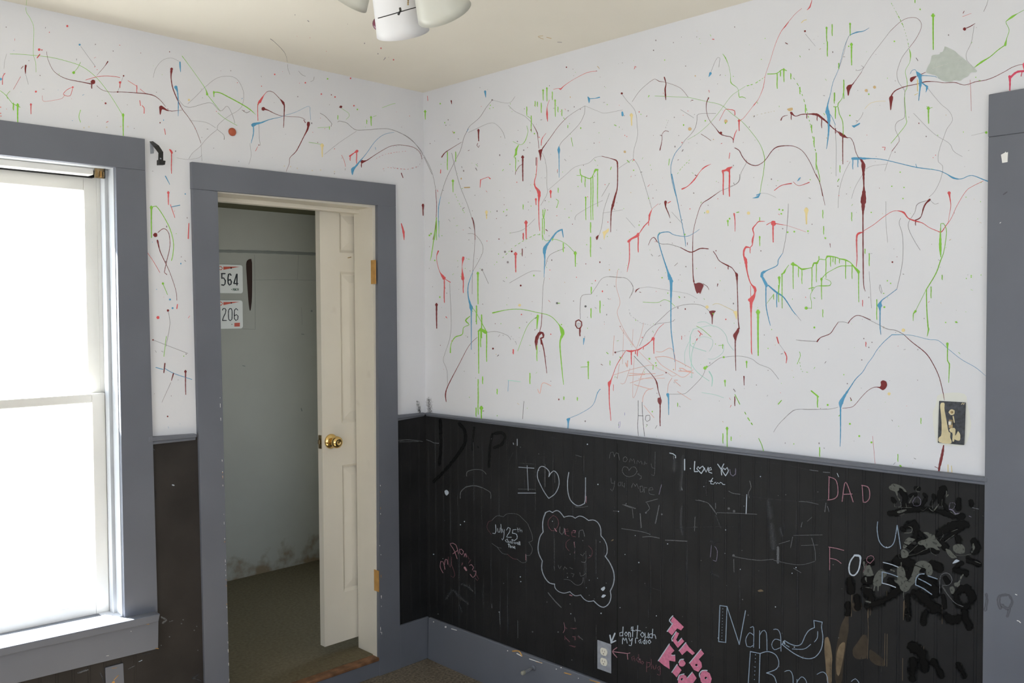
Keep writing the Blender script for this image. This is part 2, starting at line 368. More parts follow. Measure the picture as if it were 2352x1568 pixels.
PAINT = """
@0 0 3.92
g 4 240,0 235,100 270,160 300,230 305,300 300,480 320,560 325,650
g 5 90,485 180,488 430,512 600,550 740,600 860,690 960,810 1040,930 1100,1030
g | 12 1108,1035,185,14
k 3 60,485 40,560 35,620
r o 10 605,235 ; r o 12 352,447 ; r o 6 376,450 ; r 12 358,490 335,520
b o 9 716,403 ; k 3 725,415 860,600
k o 5 858,400 1018,460 55,245 360,680
m 18 232,590 228,620 230,665,6 ; k 3 230,665 255,760
g 5 725,560 700,610 665,650 ; g o 13 662,654
m 6 420,465,3 430,530,3 470,620,4 520,670,5 600,710,6 720,735,8 820,755,12 ; m o 21 836,738 ; m | 12 825,745,50
m 4 870,770 920,810 1000,828 1100,828,6 1340,848,10 1430,890,6 1490,960,3
m 5 970,555,14 940,600,4 870,680,3
r 6 770,720 880,690 960,683 1040,690 1080,698 ; r 5 1150,725 1230,775 ; r | 8 1232,770,65 ; r 5 1260,800 1310,840
r o 11 1080,742 ; r | 8 1080,745,45 ; k 3 1110,685 1060,825 ; m o 7 1112,683 1058,828
r 6 650,785 600,810 570,850 630,862 655,785 ; r o 8 655,785
r 3 380,860 390,910 470,905 560,885 580,850
r o 9 322,825 ; r | 9 278,940,85,10
r 9 45,660 25,690 22,760 ; b o 12 5,713 ; r 4 185,690 120,805
g 6 0,815 50,855 110,930 ; g | 13 120,930,60 ; g | 14 158,945,160,14 ; g 8 110,930 180,965 ; g 5 90,820 60,855 70,890
g 7 725,990 710,1050 725,1100
m o 9 950,930 ; r 9 1258,905 1265,950 ; r 9 1280,950 1297,970 1297,1020 ; r o 5 5,965 5,1020 8,1045
m 12 1545,620,24 1540,700,12 1555,790 1590,880 1640,980,6 1700,1060,5 1760,1160,4 1810,1290,4
b 14 1583,785,30 1598,830,14 1605,930,12 1604,1045,5
b 12 1620,560,16 1622,600 1626,650,5 ; k 3 1610,550 1540,522 1460,545 1400,620 1380,700
g 7 1640,505 1700,585,4 1790,710,4 1850,800,6 1865,850,20 ; g 6 1865,850 1920,920 1985,1000,3
g 6 1925,830,12 1980,835 2070,880 2180,940 2250,985 2300,1030,3 ; g | 10 1925,830,40,10
k 5 1690,935,3 1760,870,3 1850,780 1950,705 2050,685 2130,710 2180,790 2195,870 2175,960 2120,1010 2080,1030 2000,1090 1960,1130 1955,1165 1900,1210 1840,1270 1800,1320 1730,1380 1700,1430
k 4 1955,1165 2015,1215 2018,1255,8
k 4 1610,900 1660,955 1720,965 1780,950 1850,930 1910,930 1985,1000 2045,955 2090,1030 2115,1110
m # 1430,960 1450,948 1475,965 1500,985 1525,1002 1500,998 1470,985 1455,985 1445,1035 1438,1030 1434,990 ; m 6 1500,988 1545,1000 1640,990,3
m o 6 1440,1105 ; r 8 1480,1160 1490,1210
g 4 1960,1015 2030,1070 2135,1130 ; k 5 2180,990,8 2220,1015 2250,1000 ; k 3 1710,1085 1850,1100 1940,1150
r # 1518,1338 1545,1350 1558,1378 1543,1388 ; r | 10 1543,1370,190
k 3 1590,1420 1690,1435 1790,1420 1815,1395 ; k 3 1810,1300 1818,1450
y o 10 1700,900 ; l o 7 800,1142 960,1145 1085,1140 1150,1140 755,1150
@500 0 3.92
k 3 475,350,9 510,375,3 600,470 628,560 630,610 650,670
r o 7 512,670 788,745 1195,705 932,847 1055,873 1225,952 1583,535
k 4 728,640 760,675 790,685 ; k 4 835,735 860,725 868,690 ; g o 7 988,710 1257,985 ; k o 5 1443,482 720,870
r 14 362,1085,8 360,950 380,915,24 420,850,6 440,828,5 ; m 5 440,828 460,820 500,830 560,890,6 590,925,24 600,950,14 595,1100,8 592,1150,6
m o 17 410,980 ; m 10 410,980,24 450,990,10 520,1025,6 590,1045,4 740,1055 790,1080 ; m 8 775,1080 790,1105
m 26 817,1110,30 810,1160,18 775,1230,10 730,1320,10 700,1370,8 650,1420,5 645,1470,4 615,1545,3
b 28 318,1125,34 350,1112,22 390,1105,16 470,1075,8 560,1055,5 600,1040,4 700,1010,3 820,955 830,1000 838,1080
b 14 320,1125 322,1200,12 300,1290,6 ; k 3 290,1290 300,1400 280,1480
k 4 370,1120 375,1240 385,1310 ; r 5 360,1320 340,1360
k 6 1080,1100 1090,1090 1160,1105 1200,1140 1250,1170 1350,1168 1480,1158 1560,1165 1650,1200 1730,1245 1800,1320 1850,1400 1900,1500 1930,1570
k 7 920,1018 960,1040 1000,1080 1028,1115 1020,1140
m o 12 1108,962 ; m 8 1095,965 1120,958 ; g 5 1115,975,3 1180,1020 1185,1045 1155,1075
g | 8 1082,1040,35 ; g | 10 1380,1055,75,10 ; g | 8 1342,1080,35 1005,1140,25 ; g 4 1400,1050 1430,1040 ; g 4 900,1150 1000,1145
g 4 1480,970 1560,940 1600,930 ; k 3 960,1390 1100,1280 1250,1180
b 6 1290,1440,10 1340,1380,6 1420,1270,5 1500,1210,4 1590,1190,3
b 24 1290,1440,14 1240,1500,18 1215,1525,32 1213,1570,12
m 22 1300,1455,30 1340,1445,10 1400,1405,6 1480,1355,5 1560,1315 1650,1305 1760,1325 1820,1370 1840,1430 ; m | 10 1294,1455,50
r 10 1190,1405,18 1230,1375,10 1255,1360,24 ; r | 9 1192,1405,40 ; r | 10 1250,1365,105 ; r 4 1115,1395 1140,1450 1150,1500
y | 14 940,1310,100,18 ; l o 6 600,1495 655,1500 715,1515 850,1535 925,1530 1050,1545 ; g 4 820,1280 930,1298
r ~ 4 1420,1430 1500,1390 1600,1370 1700,1360 ; r ~ 5 1480,1525 1520,1505 1600,1515 1700,1525 1800,1500
@900 150 3.92
r 6 320,275 325,320 ; g | 10 300,415,70,12 ; m 8 535,320,16 540,350,4 ; b 8 840,235,20 847,290,5
k 4 440,1180 470,1080 500,1000 540,920 580,840 620,760 650,650 675,600 700,550 790,470 850,380 905,312 ; b 5 440,1180 422,1270,10 420,1380,7 425,1550,4 ; b 7 675,598 690,570,4
k 3 905,312 1050,340 1110,280 ; k 4 1050,360 1110,415 1200,460 1270,530 ; m 4 1270,530 1310,610,9 1318,680,5 1325,750
m # 1318,765 1340,756 1362,752 1350,785 1342,858 1338,858 1330,800 ; k o 8 905,312
m 12 1355,750 1420,660,5 1500,550,4 1580,465,4 ; k 4 1580,465 1660,410 1740,365 ; k 3 1740,365 1850,410 1920,430 2080,400
k 4 1740,365 1735,430 1700,510 1650,570 1580,640 1530,690 1505,735 ; b 30 1505,730,8 1503,760,30 1505,800,12 1506,900,9 1506,1010,5
b 22 1765,285,10 1775,300,24 1776,340,5 ; b 8 1775,300 1830,297 1870,288,14
r 4 1455,215 1500,208 1520,215,16 1550,185,6 1640,125,3 1760,65,5 1850,52,5
r 8 1420,310,3 1400,370,4 1398,440,18 1402,505,6
g | 9 1362,225,90,9 1396,207,115,9 1445,240,70 1470,315,145,8 1495,375,45 1345,340,85 1215,375,70 1255,455,145 1530,400,55 1290,325,45 1310,330,40
g 5 1210,450 1255,480 ; g | 7 1585,540,25 ; g 6 1615,650 1630,730 ; g 5 1560,490 1545,470
g 10 1140,720 1120,760,20 1118,800 1100,825,8 1115,840 ; g | 8 1115,830,120 ; g 4 1090,685 1160,715 1200,680,8 1225,600,4 1215,545
m | 13 1178,825,215,14 ; m 5 1175,890 1150,905 1115,960 1113,985
m | 13 780,585,95,12 ; m 6 775,700 765,720 780,740 790,720
m 12 450,825,14 480,785,10 540,745,5 630,690,3 ; g | 9 500,780,160 575,780,85 ; k 4 540,790 580,960 620,1100 680,1250 720,1370 ; m 8 720,1370 730,1390,14 745,1480,8 750,1570,6
k 3 690,605 880,520 950,540 1000,600 1020,660
r 12 800,1030 795,1100,6 ; r 6 800,1030 870,1005 885,1020,14 ; r 10 440,940 438,970
k 5 0,580 80,610 170,670 250,750 310,850 350,930 375,1010 395,1120 ; m 6 395,1120 402,1250 400,1350 395,1450 370,1570
g 7 400,1370 400,1450 385,1570 ; g 6 425,1400 423,1540 ; g o 8 340,1530 355,1515
k ~ 3 0,735 100,718 200,740 260,800 270,860 230,920 130,940 0,915
m 10 85,970 100,1010 ; m | 13 280,1260,90,14 ; r 12 85,1425 105,1500,20 110,1570,8
t 14 655,1100 700,1098 ; g | 9 550,1040,100,12 ; g ~ 6 565,1150 600,1230 660,1340
r 12 1310,830,6 1300,980,8 1285,1040,10 1290,1090,16 1325,1145,30 1322,1250,12 1325,1400,9 1332,1490,6 ; m 9 1300,830 1298,900
r 12 1345,720,8 1350,670,10 1365,640,5 1390,610,3
k 4 1355,790 1380,850 1395,950 1395,1060 1400,1150 1370,1210 1340,1260
k 5 1410,1120,3 1480,1060 1560,990 1650,915 1770,880 1830,830 1890,818 ; m 6 1890,818 1960,835 2020,855,14 2030,870,16 2033,950,12 2030,1100,12 2010,1180,18 1990,1260,22 1975,1330,14 1970,1500,7
g 10 1695,935 1700,985 1740,1005 1790,1020 1820,970 1835,940,22 1855,940,16 ; g | 9 1708,990,65 1740,1005,90 1792,1010,380 1810,1000,390 1852,940,330 1745,1190,200,9 1790,1415,90 ; g 6 1665,990 1700,992
g 7 1480,1205 1500,1220 1485,1280 ; g | 8 1497,1105,40 ; g | 9 1182,1255,40
g 10 1360,1300 1365,1380 1380,1300 ; g | 8 1355,1380,190 1372,1380,140
r | 12 1430,1135,55,13 ; r | 10 1297,1205,50,10 ; r | 13 1208,1410,150,14 ; r | 9 1185,1510,60
y | 14 852,1320,60,14 ; t o 10 2100,780 ; y | 14 2158,450,90,16 ; y # 1895,1500 1925,1488 1955,1462 1955,1495 1925,1520 1912,1580 1905,1520
b 6 1445,1570 1480,1510 1530,1478,12 1545,1550,5
m # 1835,1545 1867,1522 1855,1565 1845,1575 ; k 4 1865,1530 1890,1450 1910,1300 1960,1150
k 3 2070,255 2110,310 2190,410 2210,550 2210,650 2180,760 2175,840 ; m o 10 2072,253 ; k 3 2175,840 2080,900 2040,930 ; k 3 2175,840 2230,930 2300,1150 2340,1290
b 12 2075,425,20 2078,450 ; r 8 2185,30 2190,8 2200,15
k 3 1060,1510 1180,1480 1290,1380 ; k 3 1650,1390 1660,1350 1770,1280 1900,1215 ; k 3 1900,1330 2080,1300 ; k 3 1890,1180 1960,1060
@1350 50 3.92
m 12 690,500,14 705,560,10 697,600,16 700,660 704,705,6
k 3 400,720 470,620 560,540 ; m 5 560,540,3 605,515 640,535,7 700,545,3 790,575,3 850,610 905,680
m 12 1088,685,14 1070,730,8 1068,790,5 1080,850,4 1105,900,4 1150,955,5 1190,1005,14 1230,1025,8 1285,1035 1310,1060,10 1310,1090,6 ; m o 12 1200,1000
r 10 1310,1070 1325,1010 1345,970,4 ; r | 12 1362,890,90,12 ; r 9 1362,890 1400,870,4 1480,770,3 1500,745,10 1540,690,3 1580,590,6 1600,480,3 1640,360,3 1690,200,4 1740,90,5 1780,40,10 1810,0,4
r 10 1325,840 1322,800 1280,790,8 1240,790,5 1210,840,4 1185,890,4
g 6 900,1060,3 1000,1000 1110,900 1200,790 1290,670 1350,625 1420,580 ; g ~ 8 1420,580 1500,560 1590,500 ; g 10 1620,470 1700,465 1750,430 1790,440 ; g | 11 1705,470,130 1735,450,40 1765,430,110,11 1828,470,45
g ~ 8 1850,500 1900,580 1940,680 1965,770 1990,870 2015,970 2035,1100 2060,1200 ; g | 10 1910,590,60 1960,750,70 2015,930,55 2037,1040,80 2057,1180,150 ; g 8 2060,1290 2085,1390 2090,1440
b 8 840,1120,6 790,1180 760,1250 748,1320 755,1410 775,1500 795,1570
k 4 1155,825 1000,830 985,880 970,950 930,1010 880,1060 840,1120
g 4 605,668 905,680 ; g 4 905,680 1060,715 1200,750 1300,830 1390,900 1480,1000 1550,1100 1585,1190,7 1592,1260,7 1580,1370,6 1560,1480,5 1550,1550
m 9 1325,1135 1365,1160 1390,1210 1440,1270,10 1510,1295,9 1570,1270,7 1610,1230,7 1660,1160,8 1710,1125,12 1800,1115,8 1870,1125,6 1940,1170 2000,1260 2050,1370 2090,1450 2115,1570
k 5 1430,1240 1425,1275 1380,1360 1365,1430 1330,1465 1270,1485
m 8 1740,885,14 1755,855,8 1800,840,4 ; m 14 1832,820,22 1870,850,8 1920,835,10 1980,830,10 2060,835,22 2100,860,20 2150,900,16 2200,950,12 2250,990,8 2290,1020,32 2340,1045,8 ; m | 9 1832,825,55 1972,835,35 2065,840,50 2105,860,95 2230,960,45 2295,1020,260,14
b 8 2350,130,4 2310,230,4 2260,420,4 2210,540,5 2185,650,6 2160,750,14 2158,810,38 2170,860,30 2168,1000,16 2150,1145,6 ; b 6 2170,820 2200,860 2230,930
k 3 2225,930 2235,1080 2235,1390
g | 11 2150,55,120,10 2200,25,100 2157,180,130 2260,375,45 2305,530,160 2222,640,70 2230,770,100 ; g 10 2215,765 2250,765 2255,735 2290,690,5 2300,640 ; g 9 2255,770 2265,830 2295,900 2300,1020
r # 1205,1335 1240,1330 1260,1310 1310,1302 1285,1325 1275,1355 1252,1342 1225,1350 1218,1378 ; r | 13 1220,1340,215 ; r | 15 1275,1320,250
r 8 1280,1180 1272,1230
r 8 850,1505,16 900,1480,8 960,1420,14 1010,1350,5 1050,1310,14 1110,1280,3
b 20 1105,465,24 1090,495,6 ; k 4 1105,465 1150,350 1175,320 1190,325 1180,410
g 4 1215,290 1240,325,10 1270,400,3 1285,480 1290,550,10 1350,600,3 1365,680,9 1390,675 1425,690,4
t o 16 920,965 1245,895 ; t # 1790,785 1845,770 1850,795 1815,808 ; t o 11 335,1170 ; y | 12 392,840,85,16
l ~ 6 1480,850 1580,825 1700,800
b # 1885,1440 1900,1410 1922,1395 1910,1420 ; r 4 1690,1510 1750,1470 1840,1450 ; r 5 1850,1440 1900,1475 1995,1445,10
m 6 650,1155,12 670,1060,5 670,1010,4 700,980,6 730,990 ; k ~ 3 700,960 730,880
k 4 835,790 900,830 955,865 ; m 5 1020,1010 1060,1035 1110,1070
m o 9 1957,85 ; k 3 1960,110 2050,220
g 8 735,1235 728,1290 ; g ~ 5 800,1380 840,1320 920,1240
b 10 1520,1560 1555,1545
@1800 0 3.92
r 8 255,0,5 235,65,14 210,90,5 ; r 3 165,75 100,130 0,250
g | 14 1345,140,305,18 ; g | 13 610,400,185,14 ; g | 10 598,215,105,10 1182,0,25 ; g | 9 495,575,45
b 12 595,315,8 660,290,14 720,280,8 770,250,3 ; k 4 590,320 565,380 545,470 500,610 450,720
m # 563,790 580,765 622,758 612,785 595,815 586,862 578,862 572,815 ; m 5 620,760,12 650,720,5 700,650,4 ; k 4 700,650 720,610 790,500 860,410 960,280 ; m 5 960,280,4 1040,205 1110,165 1190,160 1235,200 1235,260,4 1190,350 1130,430 ; k 5 1130,430 1070,510 1040,580 1020,660 1035,740 1090,820 1085,900 1090,1000 1085,1060 1020,1100 1005,1160 1040,1240 ; m 5 1040,1240,4 1040,1270,4 975,1360,7 ; k 3 975,1360 940,1450 910,1540
g ~ 5 965,20 1030,140,8 1075,230,5 1110,340 1130,440 ; g 5 1130,440 1142,490,14 1135,560,4 1095,640 1110,720,6 1110,790 1090,850 1100,1050 1105,1110 1040,1200 965,1290
k 5 700,590 720,605 690,630 650,635 655,625
m # 948,880 970,855 987,870 985,895 978,920 968,992 960,992 955,920 ; m 10 970,860,14 1000,820,12 1060,790,10 1130,770,8 1200,757,7 1280,735,12 1360,735,6 1450,745,6 1540,742,8 1630,765,6 1730,735,7 1800,725 1880,700,7 1980,650,6 2060,605,6 2130,582,5 2164,580
m # 1140,700 1165,690 1202,683 1170,720 1150,742 1136,725 ; m 8 1200,685 1280,650,6
b # 1190,640 1215,650 1248,675 1240,700 1245,745 1225,762 1215,700 1200,680 ; b 20 1230,700 1232,740,28 1225,820,14 1215,905,8 ; b 14 1240,740 1270,765 1292,780,22 1280,830,5 ; b 10 1240,680 1340,685,6 1400,705 1460,735 ; b 5 1200,650 1180,625 1150,640 1140,665
k 3 1290,785 1350,860 1420,940 1490,1000 1520,1080 1470,1160 1440,1240 1410,1320 1390,1410 1395,1460 1430,1490 1430,1560
g 8 2164,90,5 2110,120,5 2060,150,20 2000,195,6 2005,215 2030,270 2010,340 1995,405,22 ; g 10 1995,405 1930,450 1860,510 1780,560,18 1720,605,8
m o 15 1630,262 ; m 7 1640,255 1680,238,10 1725,210,4 ; k 5 1830,40 1800,105 ; k 3 1715,230 1690,380 1645,480 1650,545 ; k 4 1840,0 1830,40
q 18 2035,690,26 2038,740,18 2036,812,14 ; q 18 2035,710 2070,670,20 2110,645 2170,640 ; q 10 2145,650 2138,685 ; q # 2150,580 2166,558 2166,645
y 9 160,205 180,185 205,178 ; y | 12 1205,720,100 ; y 8 1180,855 1210,840 ; y 4 730,980 780,930 850,912 920,910
b # 610,1130 640,1128 692,1102 685,1120 650,1140 635,1152 ; k 4 650,1110 700,1050 715,1010
g | 12 1303,975,135,16 ; g 6 1305,980 1340,965
g o 12 1825,1193 ; k 3 1690,1220 1820,1190 ; g o 7 998,373 768,848 598,1040 1230,85 ; t o 14 745,815 820,785
r 8 890,1325 915,1325 908,1350
m 6 470,1190 500,1185 540,1215 ; m 6 540,1215 560,1240 600,1240 630,1290 650,1370 680,1430
k 3 1170,1020 1350,1200 1490,1290 1530,1360 1610,1410 ; r 3 1680,720 1690,1000
g | 9 540,720,90 455,840,90 465,970,95 506,1490,60
m 7 1615,120 1625,100 ; r 4 1610,150 1690,120 ; k 3 1650,545 1740,640
@950 500 3.137
k 7 425,0 440,60 440,200,5 425,400 422,550,4
k 4 390,115 440,120 490,180 500,240 470,310 430,380 ; b 8 430,380,4 395,480,8 393,560,10 410,630,18 415,645,28 416,700,10 416,950,5
g 8 165,0 150,120 130,260 120,310,3 ; g | 6 165,20,140
r 14 178,240 165,290,4 185,380,4 220,435,24 ; r | 9 221,440,170 ; r 6 225,440 265,465,8
r 12 358,288,20 350,350,3 355,440,22 ; r | 8 358,445,95
g | 10 463,400,220,11 453,635,130 490,700,165 ; m | 11 165,625,170,11
g 12 465,815,8 485,805,22 520,825,24 ; g | 9 468,820,300,6 483,810,120 526,825,210 ; g 8 525,820 460,700,5 420,640,4 ; k 4 525,825 600,820 680,850 700,880
m 5 235,1325,6 230,1270,12 250,1205,8 330,1050,5 400,920,4 460,860,3
g 7 570,685,12 680,662,6 780,660 880,680 980,705 1040,760 1075,825,26 1055,900,12 1065,1050,10 1080,1200,6 ; g # 1048,765 1070,790 1088,825 1078,850 1062,840
g 12 895,705,18 888,800,8 ; g 4 890,710 820,780 750,960 ; g | 8 888,920,110
m 14 885,950,8 885,880,24 905,835,22 930,830,18 935,860,16 915,870,14 ; m 10 915,870 920,910 ; m 9 920,880,14 940,960,10 960,1120,5 ; k 6 945,430,4 935,480 928,600 925,690 ; m 6 925,690 920,770 905,830
b 10 1070,85,14 1030,105 980,170 945,225,26 945,300,12 940,430,4 ; b 8 1070,85,14 1078,140,5
k 4 1075,225 980,270 950,350
r | 11 735,260,130,13 810,35,105,13 790,115,40 718,950,30
m 12 1170,745 1190,735 1210,750 1212,775 1200,797 1180,795 1168,775 1170,745 ; k 4 1184,760 1184,782 1200,782 1200,760 1184,760 ; m | 13 1198,795,55 ; k 5 1280,550 1215,560 1200,620 1200,730 ; k 4 1280,550 1320,490 1350,445 1390,425 1470,430 1530,435 1575,480 1580,520 1555,580
k ~ 3 1550,650 1560,700 1640,760 1720,775
b 9 1228,870,14 1224,915,4
g | 9 1165,255,95,13 1078,185,60 1275,140,140 1275,35,70 1280,500,45 1343,600,85 1278,655,65
g ~ 6 640,290 720,210 800,160 880,120 930,125 ; g 4 930,125 950,165 1020,155 1100,190 1160,250
g 7 405,710 375,740,14 400,770,6 360,790 350,840,8 300,860,10 270,910,6 265,970,12
k 3 260,470 270,700 265,850 225,980 215,1030 240,1100 245,1210
g | 9 465,1165,60 497,1145,50 465,1225,190 450,1370,60 838,1120,75 602,1235,35 1083,1290,20 1180,1295,20 1258,1040,120,8 ; g | 11 488,1370,90,15 ; g 5 1205,1075 1260,1072
c 7 680,1170 770,1180 ; b 4 683,1170 680,1250
s 6 895,1235 910,1265 930,1190 990,1210 ; h 4 795,1320 785,1450
b # 1100,1447 1132,1438 1120,1470 1116,1530 1110,1530 1110,1470 ; b 4 1130,1440 1200,1410 1290,1350 1325,1260,7 1345,1235,7 ; t # 1095,1525 1115,1515 1130,1530 1110,1532
m o 7 773,488 573,942 708,242 ; k o 8 660,245 680,320 495,375 ; m | 8 783,225,50 ; k 3 690,470 760,430 850,385 920,385
k 4 495,375 540,475 ; h o 8 1035,615 1240,638 ; y o 10 765,630 ; k ~ 4 700,850 740,900 740,920
@1400 400 3.92
r # 160,600 185,580 245,545 250,528 270,526 268,560 245,570 200,588 185,610 165,617 ; r 13 178,600 180,750,11 170,820,9 157,880,4 ; r | 12 258,545,155
r 8 270,530 310,470,12 355,420,10 360,370,18 385,310,4 ; r 9 355,380 352,460 ; r 3 385,310 440,265
m 18 505,250,26 505,290,14 530,350,10 545,395,4 ; r 9 525,260 550,245
b 9 560,0,12 600,190,10 650,430,7 680,590,8 685,650,5
b 10 810,495,4 760,530,5 690,560,6 580,545,7 535,520,10 470,525,11 440,545,15 440,600,10 480,740,12 520,860,16 545,940,36 555,975,24 553,1200,14 555,1400,12 575,1570,11 590,1690,5 ; b # 535,915 580,960 560,985 545,960
m 6 350,640,4 370,590,6 400,568,9 430,610,9 ; k 7 430,610 470,628 540,630 640,660 ; m 8 640,660 720,700,12 760,695 820,668 890,672,10
k 5 1170,0 1165,60 1110,105 1000,150 ; m 5 1000,150,4 900,220,10 830,270,6 790,370,5 755,520 748,700,9 752,900,10 760,970,16
m # 757,970 775,985 800,975 825,978 852,998 835,1035 818,1082 808,1062 790,1078 775,1045 ; m 6 840,985 880,1010 895,1040,3
r 12 1122,355,16 1130,420,10 1130,515,6
m 8 935,695 960,730 990,780 1060,820,14 1100,840,8 1130,880 1145,900,24 1150,1000,10 1155,1150 1158,1300 1168,1390,14 ; m | 9 1068,820,35
m # 1162,1375 1172,1410 1148,1460 1140,1505 1125,1485 1111,1447 1140,1412 ; m 14 1132,1490 1133,1600,12 1137,1768,6
r 7 1400,425,5 1345,425,12 1320,450,9 1290,490,16 1300,540,10 1288,590,18 1285,640,10 1265,660 1230,655,20 1210,690,18 1210,740,16 1225,770,28 1240,880,14 1270,980,12 1310,1030,26 1305,1080,16 1280,1120,36 1275,1165,24 1275,1300,12 1278,1600,12 1283,1620,8 ; r | 8 1265,660,50 ; r # 1238,1125 1300,1103 1318,1060 1312,1110 1282,1172 ; r 6 1272,1100 1270,1000
r 20 1475,440,46 1480,445,40 ; r | 14 1472,445,165,14 ; r 8 1480,440,12 1540,452,8 1610,465,3 1770,520,3 ; r 8 1450,435 1415,455
k 5 1610,265,4 1605,380,8 1590,550,5 1560,710,6 ; b 9 1560,710,6 1520,770,10 1510,820,10 1430,860,10 1375,890,28 1370,920,24 ; b # 1360,900 1385,920 1432,1000 1415,1022 1400,1000 1368,930 ; b 14 1408,1010 1410,1180,12 1430,1290,10 1448,1360,7 ; b 14 1430,1000 1500,1060,18 1570,1110,14 1650,1230,10 1690,1275,4 ; b | 11 1506,1070,125
k 3 1690,1275 1725,1320
g 5 1480,1080,6 1410,1170,3 ; g 12 1528,930,24 1530,990,10 1520,1060 ; g 10 1555,900,8 1572,885,20 1590,850,8 1615,815,6
g 9 1640,810,18 1660,812,22 1700,830,9 1730,855,18 1800,845,8 1825,840,10 1840,800,18 1870,800,20 1890,765,9 1945,770,7 1960,740,18 2030,745,12 2070,760,10 2120,770,16 2170,795,8 2190,820,14 2240,875,24
g | 9 1527,930,60 1553,900,305,8 1522,1000,150 1652,810,220,18 1700,835,90 1732,860,125 1822,840,215 1862,800,170 1885,740,30 1948,760,170 1990,750,80 2012,745,45 2032,750,60 2070,760,40 2125,770,170 2183,815,125 2242,880,270,16 1908,945,180,13 1477,1080,45
g 8 1910,940 1950,895 2000,865,6 2070,830,9 2120,825 2180,825 ; g 5 1940,940 1990,965 1985,1000,9 1930,1005,12 1860,1010,5 1820,1060 1808,1100 1818,1150 1818,1210 ; g 9 1795,1030 1840,1018
g o 14 1772,1205 ; g 5 1772,1205 1820,1205 ; g | 17 1337,1240,390,21
g | 9 1920,325,70 1928,470,70 1920,1220,65 2180,345,75 1352,390,30 1352,565,80,9 1065,420,45,10 ; g o 8 1530,318 1560,323 1548,356 1945,575 1788,512 1665,517 1605,522 1083,400 ; g 10 1145,345 1165,340
y | 20 1772,325,120,24 ; y o 15 885,338 1253,350 880,1195 ; y # 1112,1235 1150,1228 1152,1270 1145,1315 1128,1260 ; y 5 930,1175 980,1165 1120,1230
r 16 2290,520,8 2240,535,20 2225,580,16 2228,750,10 2222,835,6
r 4 1485,145,8 1550,100 1640,85 ; b 12 1355,175,8 1335,205,20 1290,215,4 ; k 3 1360,170 1420,175 1500,210
m 8 1860,0,6 1900,100 1940,280,4
m 10 235,1060 240,1045,14 270,1025,6 ; m 6 270,1060 285,1065 ; k 3 270,1025 350,1015 450,1030 560,1050 700,1075 790,1120
k 4 180,1110 215,1050 205,1000 170,950 120,930 0,920
g 5 300,1150 430,1155 490,1130 540,1145 590,1190
m # 893,1233 930,1225 962,1230 942,1250 930,1285 928,1350 922,1350 920,1280 ; k 6 900,1235 850,1190 780,1170 690,1172 600,1195 540,1230 480,1285 410,1350
k 5 270,1545 310,1460 340,1410 420,1350 550,1330 590,1305
r o 13 395,1478 ; r 5 395,1470 440,1390 490,1345
s 4 75,860 60,1000 95,1150 70,1250 130,1400 220,1540
m 8 1870,1505,16 1900,1470,8 1985,1435 2025,1380,7 2060,1330,5 ; m 5 2150,1340,10 2180,1300,7 2240,1270 2350,1310 ; k 5 2060,1330 2100,1328 2150,1340 ; k 5 1680,1490 1740,1498,8 1870,1505
r 9 1505,1465 1520,1520 ; k 3 150,390 230,480 ; k 3 560,340 660,450 ; k 6 585,825 615,797 ; k o 6 760,170 1365,690 1560,490 ; m 8 1985,625 1990,660,4
@1800 350 3.92
b 10 620,55,22 680,55,24 800,55,10 900,65,9 1050,100,9 1200,135,11 1380,160,8 1460,190,9 1530,230,18 1600,238,8 1690,207,8 1800,245,12 1845,262,14 ; b | 10 622,55,95 668,60,70 ; b 6 1200,135 1188,103
m 14 680,45,6 712,90,26 718,130,40 718,170,22 722,300,14 722,370,34 718,430,52 716,490,30 714,600,14 716,1000,14 720,1190,9 735,1250,5
r 8 1490,365,30 1495,400,14 1505,480,7 1490,570,4 1480,640,4
r 6 720,705 810,650 900,580 970,535 1020,525 1080,540,18 1120,590,12 1180,615,16 1250,635,8 1310,675,6 1380,705,8 1420,715,12 1460,660,8 1510,590,5 1560,480 1640,350 1700,305 1800,255,5
m 10 1315,425,20 1280,460,16 1260,500,16 1240,570,8 1220,595,12 1185,610,12 ; m | 9 1187,610,45 ; k 5 1300,430 1205,465,9 1180,540,5 1125,630 1130,700 1180,800 1230,880 ; k 4 1320,430 1360,465 1395,455
k 3 1430,170 1410,250 1360,350 1310,400
g 9 1415,720,8 1415,640 1440,640 1465,700 1460,780 1440,900 1410,980,12 1370,1090 1280,1240,10 ; g 9 1412,680 1410,840,24 1415,940,10 ; g 12 1285,1235 1288,1400 1300,1570,14 1305,1590,16 1292,1655,6 ; g 5 1280,1240 1230,1340 1180,1440
g 12 1188,1428,20 1168,1450,12 1165,1515,6 ; g | 10 1327,1210,100 1426,1105,40
k 5 1055,590,3 1040,640,3 1070,750,4 1070,980,4 1020,1230,5 ; b 8 1020,1230,7 940,1290,7 880,1335,12 865,1380,44 868,1420,14 868,1560,12 875,1640,6
g | 10 838,1325,180 770,910,110 732,870,40 ; r | 8 710,1330,55
k 4 770,1070 785,1300 790,1400 ; k 5 865,1190 860,1220 880,1270 885,1250 870,1190
k 3 920,440 920,600 935,810 ; k 3 740,150 800,120 930,105 ; k 3 735,160 650,300 610,415 ; k 3 600,80 540,200 500,350 490,500
m o 8 980,987 ; g o 6 975,305 1085,315 1050,178 1075,415 790,540 935,1155 965,1178 1690,1108 1690,1122 1460,1530 ; g 8 1545,1525 1565,1532
@1350 700 4.125
k 6 260,450 320,435 360,435 ; m o 9 262,450 ; r 10 365,432 410,440,20 450,430,10 480,425,16 520,400,10 560,375,14 600,340,8 620,318,28 ; r | 11 412,440,125,12 452,430,35 470,425,60 ; r | 10 625,320,140,12 ; r 9 530,395 525,420
r 6 360,435,5 310,510,9 270,580,7 240,660,7 220,715,14 205,740,36 203,780,16 205,920,12 220,1095,7
